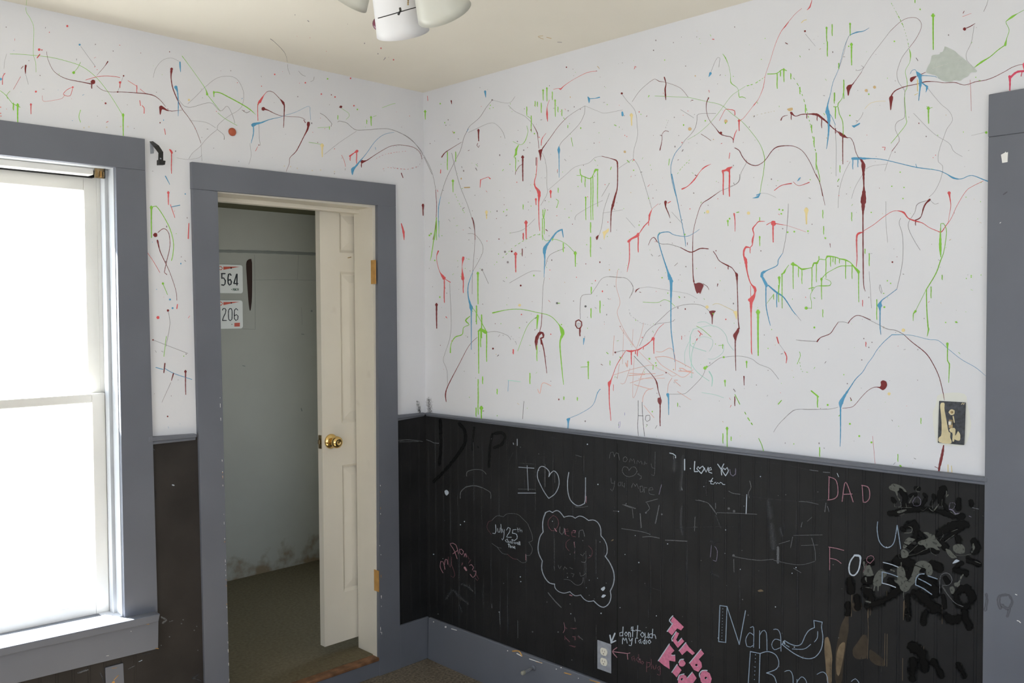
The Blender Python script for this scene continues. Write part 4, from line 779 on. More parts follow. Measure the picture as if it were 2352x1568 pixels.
('chalk_smear', 'faint chalk figure outline and white specks near the corner', """
@900 950 4.125
D 7 710,590 715,550 780,528 860,535 895,570 ; D 8 650,800 655,740 700,695 ; D 11 700,695 780,680 860,700 ; D 7 870,705 935,745 940,800 ; W # 500,730 520,718 540,735 542,755 520,777 505,757
W o 6 652,1050 690,1020 398,1330 1855,288 1955,668 ; D 8 330,245 370,260 400,275 445,280 ; W 6 1190,240 1190,300 ; W 5 1152,275 1155,290 ; E 9 1150,370 1110,450 ; E 9 1180,340 1185,420 ; E 9 1270,800 1265,920 ; E 9 1018,770 1018,960 ; D 6 1745,390 1800,408 ; E 7 1750,390 1740,470 ; E 14 1510,225 1560,230
D 7 60,255 160,245 290,262 ; D 5 70,265 250,262 ; D 4 60,240 200,255
E 8 940,1380 940,1460 ; D 7 2190,860 2269,890 ; D 5 2100,920 2150,922 ; T # 2075,1205 2100,1185 2105,1195
@900 1380 4.523
D 8 1120,110 1128,240 ; D 6 1310,200 1312,380 ; E 8 1215,200 1215,290 ; D 8 1040,30 1042,70 ; D o 8 1465,318 1730,320 ; R 5 1790,220 1800,290 1780,330 ; Q 8 1800,360 1800,400 / 1860,280 1920,285 / 1880,370 1910,365 1912,400 / 1850,460 1910,470 ; D 9 1900,170 1908,210 ; D 9 1940,360 1985,400 ; D 5 2125,230 2125,400 ; W o 5 560,268 1117,113 1855,30 1862,130
"""),
('paint_smear', 'old glossy black brush letters near the corner', """
@900 950 4.125
Y 30 460,60 465,300 450,480 ; Y 34 640,95 690,160 690,280 600,420 500,540 400,640 ; Y 22 780,130 772,220 765,340 ; Y 26 950,200 930,340 920,500 ; Y 30 960,190 1040,180 1075,220 1040,290 970,320 ; Y 14 815,310 818,320
"""),
]
# ------------------------------------------------------------------ room shell
XL, YF = -4.0, -4.4                 # the two walls behind the photographer
def wall(name, ax, lo, hi, u0, u1, z0, z1, holes, m):
    """a slab across axis ax from lo to hi, spanning u0..u1 and z0..z1, with rectangular holes (u0,u1,z0,z1)"""
    us = sorted({u0, u1, *[h[0] for h in holes], *[h[1] for h in holes]}); zs = sorted({z0, z1, *[h[2] for h in holes], *[h[3] for h in holes]})
    bm = bmesh.new()
    for a, b in zip(us, us[1:]):
        for c, d in zip(zs, zs[1:]):
            um, zm = (a+b)/2, (c+d)/2
            if any(h[0] < um < h[1] and h[2] < zm < h[3] for h in holes): continue
            if ax == 1: add_box(bm, (a, lo, c), (b, hi, d))
            else: add_box(bm, (lo, a, c), (hi, b, d))
    bmesh.ops.remove_doubles(bm, verts=bm.verts, dist=1e-5)
    seen = {}
    for f in list(bm.faces):
        seen.setdefault(tuple(sorted(v.index for v in f.verts)), []).append(f)
    bm.verts.index_update(); seen = {}
    for f in bm.faces: seen.setdefault(frozenset(v.index for v in f.verts), []).append(f)
    bmesh.ops.delete(bm, geom=[f for v in seen.values() if len(v) > 1 for f in v], context='FACES_ONLY')
    return struct(bm_obj(name, bm, m))
WIN = (-2.55, -1.405, .545, 2.14)          # window opening in the back wall (x, z)
DOOR = (-1.05, -.274, .0, 2.105)
wall_back = wall('wall_back', 1, 0, .14, XL-.12, .62, 0, 2.72, [WIN, DOOR], M['plaster'])
wall_right = wall('wall_right', 0, 0, .12, YF-.12, 0, 0, 2.72, [], M['plaster'])
wall_left = wall('wall_left', 0, XL-.12, XL, YF, 0, 0, 2.64, [(-3.05, -1.55, .6, 2.2)], M['plaster'])
wall_front = wall('wall_front', 1, YF-.12, YF, XL-.12, 0, 0, 2.64, [(-3.5, -2.0, .6, 2.2)], M['plaster'])
floor = struct(box('floor', (XL-.12, YF-.12, -.08), (0, 0, 0), M['carpet']))
ceiling = struct(box('ceiling', (XL-.12, YF-.12, HT), (0, 0, HT+.08), M['ceiling']))
for o, nm in ((wall_left, 'window_2'), (wall_front, 'window_3')):      # the two windows behind the photographer
    r = struct(empty(nm, (XL, -2.3, .6) if nm == 'window_2' else (-2.75, YF, .6)))
    bm = bmesh.new(); bg = bmesh.new()
    for a, b, c, d in ((-.75, .75, 0, .05), (-.75, .75, 1.55, 1.6), (-.75, -.7, .05, 1.55), (.7, .75, .05, 1.55), (-.7, .7, .77, .82)):
        if nm == 'window_2': add_box(bm, (XL-.09, -2.3+a, .6+c), (XL-.04, -2.3+b, .6+d))
        else: add_box(bm, (-2.75+a, YF-.09, .6+c), (-2.75+b, YF-.04, .6+d))
    bm_obj('sash', bm, M['sash'], r)

# black beaded wainscot
def wainscot(ax, u0, u1, z0, z1, parent, phase, m='black', grooved=True):
    prof = [(u0, 0), (u0, -WOFF)]; s = 1 if u1 > u0 else -1
    k = 0; pts = []
    u = phase
    lo, hi = min(u0, u1), max(u0, u1)
    us = [phase+.0527*i for i in range(-120, 120) if lo+.01 < phase+.0527*i < hi-.01]
    if s < 0: us = us[::-1]
    for c in us if grooved else []:
        for d in (-.005, .003):
            a = c+d*s
            prof += [(a, -WOFF), (a+.0007*s, -WOFF+.0008), (a+.0014*s, -WOFF)]
    prof += [(u1, -WOFF), (u1, 0)]
    V = []; F = []
    for p, q in prof:
        for z in (z0, z1): V.append((p, q, z) if ax == 1 else (q, p, z))
    for i in range(len(prof)-1): F.append((2*i, 2*i+1, 2*i+3, 2*i+2))
    return mesh_obj('wainscot_panel', V, F, M[m], parent)
wp_right = wainscot(0, 0, -2.44, 0, 1.152, wall_right, -.3945)
wp_back = wainscot(1, -.18, 0, 0, 1.145, wall_back, -.05)
wp_mid = wainscot(1, -1.31, -1.10, 0, 1.16, wall_back, -.05, 'flare_black', False)
wp_low = wainscot(1, XL, -1.31, 0, .50, wall_back, -.05, 'flare_black')
wp_seam = mesh_obj('panel_seam', *(lambda y: ([(-WOFF-.0004, y-.0012, .2), (-WOFF-.0004, y+.0012, .2), (-WOFF-.0004, y+.0012, 1.13), (-WOFF-.0004, y-.0012, 1.13)], [(0, 1, 2, 3)]))(-1.1404), M['dark'], wp_right)

# chair rails, baseboards
def two_step(name, px_top, px_bot, ax, parent=None):
    """rail with a fuller upper bead over a thinner lower band"""
    a, b = [on(x, y, ax, -.022) for x, y in px_top]; c, d = [on(x, y, ax, -.022) for x, y in px_bot]
    bm = bmesh.new()
    m0 = a*.42+c*.58; m1 = b*.42+d*.58
    def off(p, v): q = p.copy(); q[ax] = v; return q
    add_prism(bm, [a, b, m1, m0], [off(p, 0) for p in (a, b, m1, m0)])
    add_prism(bm, [off(p, -.015) for p in (m0, m1, d, c)], [off(p, 0) for p in (m0, m1, d, c)])
    o = bm_obj(name, bm, M['trim'], parent); bevel(o, .003); return o
struct(two_step('trim_1', [(975.5, 947.5), (2268, 1097.2)], [(975.5, 955.5), (2268, 1116)], 0))
struct(two_step('trim_2', [(912, 954), (977, 947.5)], [(912, 967.5), (977, 955.5)], 1))
struct(two_step('trim_3', [(342, 1003.6), (452, 996)], [(342, 1022.3), (452, 1010.7)], 1))
base_r = struct(board('baseboard_right', [(984, 1417.5), (1364+420, 1559+158), (1364+430, 1559+330), (982, 1512.7)], 0, .02, M['trim'], bev=.004))
bb = bmesh.new(); add_box(bb, (-.178, -.02, 0), (0, 0, .197)); base_b = struct(bm_obj('baseboard_back', bb, M['trim'])); bevel(base_b, .004)
# worn spots along the top of the baseboard
chips = Strokes(hit_plane(0, -.0205, N_RIGHT)); M['p_w'] = M['paper']; M['p_v'] = M['rawwood']
chips.parse("""@900 1380 4.523
w o 10 560,268 ; w 8 620,288 672,302 ; w o 6 435,215 1205,515 1710,705 1760,690 ; v 14 1255,520 1320,520 1350,570 ; w 10 1300,545 1350,572 ; v 8 1500,628 1560,642 ; w 8 1430,600 1560,645 ; v 12 1795,745 1860,762 ; w o 5 1940,800 ; v 10 2060,820 2160,850""")
chips.build('paint_chip', 'p_', base_r)

# doorway: casing, jambs, threshold
def flat(name, pts, ax, off, m, parent, back=0.0, bev=.002):
    mk = (lambda u, z, v: (u, v, z)) if ax == 1 else (lambda u, z, v: (v, u, z))
    bm = bmesh.new(); add_prism(bm, [mk(u, z, -off) for u, z in pts], [mk(u, z, -back) for u, z in pts])
    o = bm_obj(name, bm, m, parent)
    if bev: bevel(o, bev)
    return o
tr = struct(empty('trim_4', (-.65, -.02, 0)), 'grey painted casing around the open doorway')
flat('head_casing', [(-1.127, 2.091), (-.179, 2.100), (-.179, 2.197), (-1.127, 2.191)], 1, .02, M['trim'], tr, 0, .0008)
flat('side_casing', [(-1.109, 0), (-1.010, 0), (-1.027, 2.0905), (-1.126, 2.0905)], 1, .02, M['trim'], tr, 0, .0008)
flat('side_casing', [(-.294, 0), (-.177, 0), (-.179, 2.0995), (-.279, 2.0995)], 1, .02, M['trim'], tr, 0, .0008)
box('side_jamb', (-.294, -.001, .07), (-.274, .141, 2.088), M['door'], tr)
box('side_jamb', (-1.05, -.001, .07), (-1.035, .141, 2.088), M['door'], tr)
box('head_jamb', (-1.05, -.001, 2.088), (-.274, .141, 2.105), M['door'], tr)
box('head_stop', (-1.035, .10, 2.070), (-.294, .14, 2.088), M['door'], tr, .002)
box('threshold', (-1.05, -.016, .066), (-.274, .045, .082), M['wood'], tr, .004)
box('riser', (-1.05, -.012, 0), (-.274, .045, .066), M['trim'], tr)
for y0, y1, x in ((597, 652, 858), (1310, 1358, 867)):
    a = on(x, y0, 0, -.296); b = on(x, y1, 0, -.296)
    box('hinge_mortise', (-.2965, -.0225, b.z), (-.2935, .012, a.z), M['rawwood'], tr)

# next room seen through the doorway
Y2 = 1.512; Z2 = .086
floor2 = struct(box('floor_next_room', (-1.3, .03, .0), (.62, Y2, Z2), M['carpet2']))
m2 = M['room2']; nt = m2.node_tree; B = nt.nodes['Principled BSDF']
tc = nt.nodes.new('ShaderNodeTexCoord'); sep = nt.nodes.new('ShaderNodeSeparateXYZ'); nt.links.new(tc.outputs['Object'], sep.inputs[0])
ns = nt.nodes.new('ShaderNodeTexNoise'); ns.inputs['Scale'].default_value = 13; ns.inputs['Detail'].default_value = 8; nt.links.new(tc.outputs['Object'], ns.inputs['Vector'])
mm = nt.nodes.new('ShaderNodeMath'); mm.operation = 'MULTIPLY_ADD'; mm.inputs[1].default_value = -.62; nt.links.new(ns.outputs['Fac'], mm.inputs[0]); ad = nt.nodes.new('ShaderNodeMath'); ad.inputs[1].default_value = .275; nt.links.new(sep.outputs['Z'], ad.inputs[0]); nt.links.new(ad.outputs[0], mm.inputs[2])
rp = nt.nodes.new('ShaderNodeValToRGB'); rp.color_ramp.elements[0].position = 0; rp.color_ramp.elements[1].position = .16
rp.color_ramp.elements[0].color = (.60, .47, .35, 1); rp.color_ramp.elements[1].color = (1, 1, 1, 1); nt.links.new(mm.outputs[0], rp.inputs[0])
mx = nt.nodes.new('ShaderNodeMix'); mx.data_type = 'RGBA'; mx.blend_type = 'MULTIPLY'; mx.inputs[0].default_value = 1
old = B.inputs['Base Color'].links[0].from_socket; nt.links.new(old, mx.inputs[6]); nt.links.new(rp.outputs[0], mx.inputs[7]); nt.links.new(mx.outputs[2], B.inputs['Base Color'])
wall_far = struct(box('wall_far', (-1.42, Y2, 0), (.74, Y2+.1, 2.3), M['room2']))
struct(box('wall_next_room_left', (-1.42, .141, 0), (-1.3, Y2, 2.3), M['room2']))
struct(box('wall_outside', (-1.46, .141, -.6), (-1.421, Y2+.1, 2.6), M['siding']))
wall('wall_next_room_right', 0, .62, .74, .141, Y2, 0, 2.3, [(.24, .68, .5, 2.0)], M['room2'])  # unseen opening added to let daylight onto the far wall
struct(box('wall_next_room_corner', (.35, .141, Z2), (.62, .20, 2.22), M['room2']))
struct(box('ceiling_next_room', (-1.3, .141, 2.222), (.62, Y2, 2.3), M['room2ceil']))
M['p_dark2'] = mat('panel_gap', (.27, .285, .265, 1), .8, .1); M['p_brown'] = mat('dark_brown_gap', (.035, .013, .007, 1), .6, .3)
M['p_faint'] = mat('faint_panel_line', (.43, .435, .40, 1), .8, .1)
fw = Strokes(hit_plane(1, Y2, N_BACK))
fw.parse("""@430 350 3.484
dark2 24 245,788 600,796 1030,812 ; faint 6 530,1020 760,1018 1030,1022 ; faint 5 890,820 882,1020 ; faint 5 540,820 545,1410 ; faint 4 915,1240 920,1380 ; faint 4 440,1410 545,1415
brown # 490,855 518,850 520,1010 518,1180 508,1262 500,1268 490,1200 480,1050 470,900 475,870
dark2 o 8 995,1268 ; dark2 5 915,1452 935,1455
@480 690 3.75
dark2 8 795,930 800,950 ; dark2 6 290,560 310,565""")
fw.build('wall_mark', 'p_', wall_far)

# the open ivory door in the next room
YD = .15
dr = struct(empty('door_1', (-.06, YD, .13)), 'ivory panelled door standing open in the next room')
xl, xr = -.468, .345; zb, zt = .134, 2.085
zt_ = lambda y: on(800, y, 1, YD).z
xp = on(783, 800, 1, YD).x
rows = [(zt_(1357), zt_(1066)), (zt_(970), zt_(624)), (zt_(581), zt_(489))]
pw = .27; xs = [(xp, xp+pw), (xp+pw+.10, xr-.09)]
bm = bmesh.new()
ux = [xl, xs[0][0], xs[0][1], xs[1][0], xs[1][1], xr]; uz = [zb] + [z for r in rows for z in r] + [zt]
for i in range(5):
    for j in range(len(uz)-1):
        if i in (1, 3) and j in (1, 3, 5): continue
        add_box(bm, (ux[i], YD, uz[j]), (ux[i+1], YD+.035, uz[j+1]))
bmesh.ops.remove_doubles(bm, verts=bm.verts, dist=1e-5); bm.verts.index_update(); seen = {}
for f in bm.faces: seen.setdefault(frozenset(v.index for v in f.verts), []).append(f)
bmesh.ops.delete(bm, geom=[f for v in seen.values() if len(v) > 1 for f in v], context='FACES_ONLY')
bm_obj('stile_frame', bm, M['door'], dr)
for x0, x1 in xs:
    for z0, z1 in rows:
        bm = bmesh.new(); loops = []
        for ins, d in ((0, 0), (.012, .010), (.016, .010), (.05, .003)):
            loops.append([bm.verts.new(p) for p in ((x0+ins, YD+d, z0+ins), (x1-ins, YD+d, z0+ins), (x1-ins, YD+d, z1-ins), (x0+ins, YD+d, z1-ins))])
        for a, b in zip(loops, loops[1:]):
            for k in range(4): bm.faces.new((a[k], a[(k+1) % 4], b[(k+1) % 4], b[k]))
        bm.faces.new(loops[-1])
        bk = [bm.verts.new((p.co.x, YD+.034, p.co.z)) for p in loops[0]]; bm.faces.new(bk[::-1])
        for k in range(4): bm.faces.new((loops[0][k], bk[k], bk[(k+1) % 4], loops[0][(k+1) % 4]))
        bm_obj('door_panel', bm, M['door'], dr)
kc = on(760, 1013, 1, YD)
kn = tag(empty('door_knob', kc), 'polished brass knob'); kn.parent = dr; kn.matrix_parent_inverse = dr.matrix_basis.inverted()
T = frame_to(kc, (0, -1, 0))
bm = bmesh.new(); add_lathe(bm, [(.033, 0), (.033, .003), (.028, .009), (.016, .013)], T, 40); bm_obj('rose', bm, M['brass'], kn, True)
bm = bmesh.new(); add_lathe(bm, [(.012, .012), (.012, .026), (.016, .030), (.024, .036), (.027, .046), (.025, .056), (.019, .062), (.010, .0645), (.009, .063)], T, 40); bm_obj('knob', bm, M['brass'], kn, True)
lz = kc.z
box('latch_plate', (xl-.002, YD+.006, lz-.03), (xl+.001, YD+.029, lz+.03), M['oldbrass'], dr)
box('latch_bolt', (xl-.011, YD+.010, lz-.010), (xl-.002, YD+.022, lz+.010), M['oldbrass'], dr, .003)
npt = on(799, 592, 1, YD); bm = bmesh.new(); add_tube(bm, [npt, npt+Vector((.006, -.018, .003))], .0018); bm_obj('nail', bm, M['oldbrass'], dr)

# window in the back wall
x0, x1, z0, z1 = WIN
wn = struct(empty('window_1', ((x0+x1)/2, 0, z0)), 'sash window with white sashes and grey casing')
flat('head_casing', [(-2.66, 2.140), (-1.301, 2.140), (-1.301, 2.252), (-2.66, 2.250)], 1, .02, M['trim'], wn, 0, .0008)
flat('side_casing', [(-1.405, .53), (-1.287, .53), (-1.301, 2.1395), (-1.405, 2.1395)], 1, .02, M['trim'], wn, 0, .0008)
flat('side_casing', [(-2.66, .53), (-2.55, .53), (-2.55, 2.1395), (-2.66, 2.1395)], 1, .02, M['trim'], wn)
st = board('window_stool', [(-700, 1640), (368.8, 1408.8), (365, 1428), (-700, 1662)], 1, .06, M['trim'], wn, back=-.135, bev=.004)
board('apron', [(-700, 1660), (364.5, 1426), (363.7, 1489.2), (-700, 1749)], 1, .045, M['trim'], wn)
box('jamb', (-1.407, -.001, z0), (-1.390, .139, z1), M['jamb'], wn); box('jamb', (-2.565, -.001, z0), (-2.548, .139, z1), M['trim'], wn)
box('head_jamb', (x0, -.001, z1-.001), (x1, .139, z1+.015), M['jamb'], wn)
box('sill', (x0-.02, .136, z0-.04), (x1+.02, .22, z0-.006), M['sash'], wn)
for xa, xb, za, zb_ in ((x1, x1+.03, z0-.006, z1+.03), (x0-.03, x0, z0-.006, z1+.03), (x0, x1, z1, z1+.03)): box('outer_frame', (xa, .141, za), (xb, .175, zb_), M['sash'], wn)
for nm, y, zz0, zz1 in (('upper_sash', .126, 1.306, 2.118), ('lower_sash', .089, .541, 1.341)):
    s = .046; sx0, sx1 = x0+.012, x1-.012
    b0, b1 = (.036, .050) if nm == 'upper_sash' else (.05, .032)
    bm = bmesh.new()
    add_box(bm, (sx0, y, zz0), (sx0+s, y+.035, zz1)); add_box(bm, (sx1-s, y, zz0), (sx1, y+.035, zz1))
    add_box(bm, (sx0+s, y, zz0), (sx1-s, y+.035, zz0+b0)); add_box(bm, (sx0+s, y, zz1-b1), (sx1-s, y+.035, zz1))
    so = bm_obj(nm, bm, M['sash'], wn); bevel(so, .003)
    box('glass_pane', (sx0+s-.004, y+.016, zz0+b0-.004), (sx1-s+.004, y+.019, zz1-b1+.004), M['glass'], so)
for a, b in ((x1-.014, x1), (x0, x0+.014)):
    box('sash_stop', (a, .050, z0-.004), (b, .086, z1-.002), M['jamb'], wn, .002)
    box('parting_bead', (a, .1245, z0-.004), (b, .1258, z1-.002), M['sash'], wn)
box('head_stop', (x0+.014, .050, 2.1160), (x1-.05, .10, 2.1385), M['sash'], wn, .002)
box('head_gap_shade', (x0+.014, .101, 2.114), (x1-.03, .1255, 2.139), M['dark'], wn)  # dark strip painting the shadowed gap under the head bar
box('sky_light_blocker', (x0, .162, 2.10), (x1, .174, 2.1395), M['sash'], wn)  # strip added behind the sash to block sky light above it
bk = empty('blind_bracket', on(230, 397, 1, .045)); tag(bk, 'small rusty blind bracket in the upper corner of the window frame', 'bracket')
pa = on(218, 386, 1, .044); pb = on(240, 410, 1, .044)
box('bracket_box', (pa.x, .044, pb.z), (pb.x, .050, pa.z), M['oldbrass'], bk); box('bracket_side', (pb.x-.002, .036, pb.z), (pb.x, .05, pa.z), M['metal_black'], bk)
for k in range(3): box('bracket_tab', (pa.x+.006+k*.009, .036, pb.z+.004), (pa.x+.011+k*.009, .044, pa.z-.006-.003*k), M['oldbrass'] if k != 1 else M['rawwood'], bk)

# doorway casing on the right wall, at the frame's edge
d2 = struct(empty('door_2', (-.02, -2.9, 0)), 'closed doorway with grey casing at the end of the black panel')
zj = on(2270, 315, 0, -.02).z; zt2 = on(2270.3, 216.6, 0, -.02).z
flat('side_casing', [(-2.4215, 0), (-2.53, 0), (-2.53, zj), (-2.4155, zj)], 0, .0205, M['trim'], d2)
flat('head_casing', [(-2.4145, zj+.0005), (-3.43, zj+.0005), (-3.43, zt2+.012), (-2.4145, zt2)], 0, .019, M['trim'], d2)
flat('side_casing', [(-3.32, 0), (-3.43, 0), (-3.43, zj), (-3.32, zj)], 0, .0205, M['trim'], d2)
flat('door_leaf', [(-2.53, .01), (-3.32, .01), (-3.32, zj), (-2.53, zj)], 0, .006, M['door'], d2)
sm = Strokes(hit_plane(0, -.0205, N_RIGHT), .0003, .0001); M['p_lite'] = M['paper']
sm.parse("""@1850 1060 4.355
lite 8 2100,1325 2115,1332
@1840 1380 4.594
lite 9 2280,205 2300,212 2315,228
@2230 150 2.852
lite 4 190,1033 196,1028""")
sm.build('paint_chip', 'p_', d2)
sm = Strokes(hit_plane(0, -.0205, N_RIGHT), .0003, .0001, .9)
sm.parse("""@1850 1060 4.355
rub 40 1810,1330 1815,1400 1800,1480 ; rub 44 2010,1330 1945,1340 1930,1400 1950,1460 ; rub 44 1970,1440 2030,1470 2070,1400 2040,1340 ; rub 40 2040,1480 2020,1540
@2230 150 2.852
rub 12 215,845 235,830""")
sm.build('rub_mark', 'c_', d2)

# worn edges of the doorway casing
ec = Strokes(hit_plane(1, -.0203, N_BACK), .0002, .0003); er = random.Random(4)
for k in range(46):
    t_ = er.random(); y_ = 900+660*t_
    if k < 30: x_ = 505.5+21.5*(y_-900)/668
    else: x_ = er.choice((869.5+5*(y_-600)/900, 872+5*(y_-600)/900))
    if k >= 30: y_ = 1100+390*t_
    ec.ribbon(er.choice('wwv'), [(x_-.4, y_, er.uniform(.8, 1.8)), (x_-.2, y_+er.uniform(1.5, 7), .8)])
ec.build('paint_chip', 'p_', tr, None, 'stuff')

# ------------------------------------------------------------------ paint on the walls, chalk on the panels
P = Strokes(hit_walls); P.thin = .74; P.parse(PAINT)
NAMES = dict(g='lime green', r='red', m='maroon', b='blue', y='pale yellow', t='tan', k='dark thread', l='faint tan', q='pink red', c='teal crayon', s='salmon crayon', p='purple crayon', h='pencil', a='smeared grey')
LAB = {k: v+(' marks' if k in 'csph' else ' paint drips and threads') for k, v in NAMES.items()}
roots = {'back': wall_back, 'right': wall_right, 'ceil': ceiling}
P.build('paint_splatter', 'p_', roots, LAB, 'stuff')
rnd = random.Random(11)
S = Strokes(hit_walls)
def speckle(n, x0, x1, y0, y1, ok, cols):
    c = 0
    while c < n:
        x = rnd.uniform(x0, x1); y = rnd.uniform(y0, y1)
        if not ok(x, y): continue
        col = rnd.choice(cols); r = rnd.choice((.5, .6, .7, .8, .9, 1.1, 1.5)); c += 1
        if rnd.random() < .3: S.ribbon(col, [(x, y, r*1.3), (x+rnd.uniform(-5, 5), y+rnd.uniform(-3, 6), r)])
        else: S.dot(col, x, y, r, rnd.uniform(.8, 1.6))
rail = lambda x: 948+(x-978)*.1165
ceilr = lambda x: 212-(x-972)*.2746
speckle(430, 985, 2262, 60, 1080, lambda x, y: ceilr(x)+25 < y < rail(x)-8 and not (2120 < x and 840 < y) and not (2115 < x < 2240 and 100 < y < 195), 'ggggkkkkkrmt')
speckle(230, 1010, 1620, 230, 800, lambda x, y: ceilr(x)+25 < y, 'ggggkkkkkrm')
speckle(75, 0, 965, 20, 420, lambda x, y: 15+.2*x+15 < y < (275+.13*x if x < 335 else (1e4 if x < 440 else 372+.113*(x-442)))-6, 'kkkrrgmb')
speckle(25, 345, 436, 420, 980, lambda x, y: True, 'kkrgb')
speckle(12, 560, 900, 30, 150, lambda x, y: y < .2*x-5, 'rkk')
S.build('paint_speckle', 'p_', roots, {k: 'tiny '+v+' specks' for k, v in NAMES.items()}, 'stuff')
prow = {'right': wp_right, 'back': wp_back, 'p': wp_right}
for nm, lab, txt in CHALK:
    lv = .0003 if 'black' in lab else .0012 if 'smear' in nm or 'wood' in nm else .0020
    q = Strokes(hit_panel, lv, .0002, .95); q.parse(txt)
    q.build(nm, 'c_', prow, {k[2:]: lab for k in M if k.startswith('c_')})
q = Strokes(hit_panel, .0016, .0002)
for k in range(95):
    yy = -.3945-.0527*rnd.randint(-6, 34)+rnd.uniform(-.006, .006)
    if yy > -.03: continue
    za = rnd.uniform(.3, 1.1); zb_ = max(.24, za-rnd.uniform(.02, .2)); pts_ = []
    for z_ in (za, (za+zb_)/2, zb_):
        v_ = RM.transposed() @ (Vector((-WOFF, yy, z_))-CAM); pts_.append((1176-FPX*v_.x/v_.z, 784+FPX*v_.y/v_.z, rnd.choice((.8, 1.1, 1.4, 2, 3))))
    q.ribbon('E', pts_)
for k in range(60):
    x_ = rnd.uniform(1000, 1950); q.dot(rnd.choice('DDW'), x_, rnd.uniform(rail(x_)+40, min(1540, 1420+(x_-986)*.37-12)), rnd.uniform(.7, 1.5))
q.build('chalk_dust', 'c_', prow, None, 'stuff')
q = Strokes(hit_plane(1, -WOFF, N_BACK), .0005, .0003)
q.parse("""@180 1380 7.84
D 40 1500,290 1580,340 1520,390 ; D o 12 1885,335 1855,405 2085,525 1640,640 ; D 14 1700,350 1640,370 ; D o 10 2130,455 1490,795 2150,885 ; E 60 2060,1390 2150,1330 ; E 40 2060,1390 2200,1430 ; W 12 1090,1090 1145,1065 ; D 14 900,1220 1010,1165 ; D 34 0,1290 170,1235 ; E 30 1150,960 1290,940 ; E 50 400,1300 450,1430
@0 850 2.184
W 6 865,575 872,577 ; D 4 680,480 750,490 ; E 14 770,400 770,400 ; E 8 780,600 782,640""")
q.build('scuff_mark', 'c_', wp_mid)
q = Strokes(hit_plane(1, -.046, N_BACK)); q.parse("""@180 1380 7.84
v 14 1190,412 1270,415 ; v 7 850,470 960,465 ; v 6 300,595 400,580 ; v 7 500,560 640,530 ; v 14 1390,850 1440,855 ; w 10 505,985 545,980 ; w 8 940,540 955,545""")
q.build('paint_chip', 'p_', wn)
# creamy patch of old paint round the switch
M['p_pale'] = mat('old_yellowed_wall_paint', (.77, .78, .73, 1), .7, .2)
q = Strokes(hit_plane(0, 0, N_RIGHT), .0002, .0002); q.parse("""@2130 890 10.45
pale # 240,150 700,110 940,160 960,420 1010,600 1060,900 980,1250 900,1390 650,1400 230,1370 150,1000 120,600 210,400""")
q.build('paint_patch', 'p_', wall_right)
# soot in the corner above the rail
M['c_soot'] = chalk_mat('soot_smudge', (.10, .10, .105, 1), .34, 140, .5, .5)
q = Strokes(hit_walls, .0005, .0001); q.parse("""@950 500 3.137
soot 60 30,1340 40,1385 ; soot 30 40,1370 45,1395 ; soot 90 110,1330 118,1395""")
q.build('soot_mark', 'c_', roots)

# ------------------------------------------------------------------ things
# number plates on the far wall
def plate(rows_px, label, digits, hole, extra):
    a = on(556, rows_px[0], 1, Y2); b = on(556, rows_px[1], 1, Y2)
    z1, z0 = a.z, b.z; h = z1-z0; xr = a.x; xl = xr-2*h; r = .014
    pts = []
    for cx, cz, a0 in ((xr-r, z1-r, 0), (xl+r, z1-r, 90), (xl+r, z0+r, 180), (xr-r, z0+r, 270)):
        for k in range(6): t = math.radians(a0+18*k); pts.append((cx+r*math.cos(t), cz+r*math.sin(t)))
    bm = bmesh.new(); add_prism(bm, [(x, Y2-.006, z) for x, z in pts], [(x, Y2-.0035, z) for x, z in pts])
    o = tag(bm_obj('license_plate', bm, M['plate_white']), label, 'license plate', 'license plates on the far wall'); bevel(o, .001)
    for nm, mk, txt in (('plate_number', 'print', digits), ('red_wedge', 'plate_red', hole), ('bolt_hole', 'dark', extra[0]), *extra[1:]):
        M['p_z'] = M[mk]; q = Strokes(hit_plane(1, Y2-.006, N_BACK), .0004, .0004); q.parse('@480 570 7.13\n'+txt); q.build(nm, 'p_', o)
plate((608.5, 673.5), 'white and red license plate ending 564, the upper plate beyond the doorway',
      'z 20 262,415 205,415 ; z 20 210,418 210,490 ; z 20 210,490 240,485 268,530 262,585 240,605 208,598 ; z 22 360,440 345,418 322,425 312,480 315,570 335,602 358,590 368,550 350,510 320,525 ; z 22 458,600 458,425 ; z 20 450,430 408,575 ; z 20 408,577 470,577',
      'z # 236,300 500,302 236,352',
      ('z o 13 362,322', ('red_ring', 'plate_red', 'z 12 160,300 195,300 222,325 200,352 165,350'), ('county_print', 'plate_green', 'z 8 395,695 396,655 / 396,655 404,680 412,655 / 412,655 413,695 / 421,695 429,655 / 429,655 438,695 / 424,682 435,682 / 458,662 448,658 445,675 448,692 458,690 / 466,655 466,695 / 484,655 484,695 / 466,675 484,675 ; z o 7 370,675')))
plate((689.5, 754), 'white and red license plate ending 206, hung just below the other plate',
      'z 14 220,1010 235,985 262,985 278,1010 270,1060 240,1120 222,1180 ; z 14 222,1182 285,1182 ; z 14 345,985 322,1010 322,1160 345,1185 375,1165 378,1020 365,988 345,985 ; z 14 470,1010 445,985 420,1010 415,1150 440,1182 470,1165 475,1110 450,1085 418,1105',
      'z # 236,882 500,875 236,930',
      ('z o 12 365,895', ('red_ring', 'plate_red', 'z 12 165,878 195,878 225,903 200,932 165,932'), ('red_sticker', 'plate_red', 'z # 415,1222 505,1218 505,1280 415,1282'), ('plate_dot', 'plate_green', 'z o 7 375,1245')))

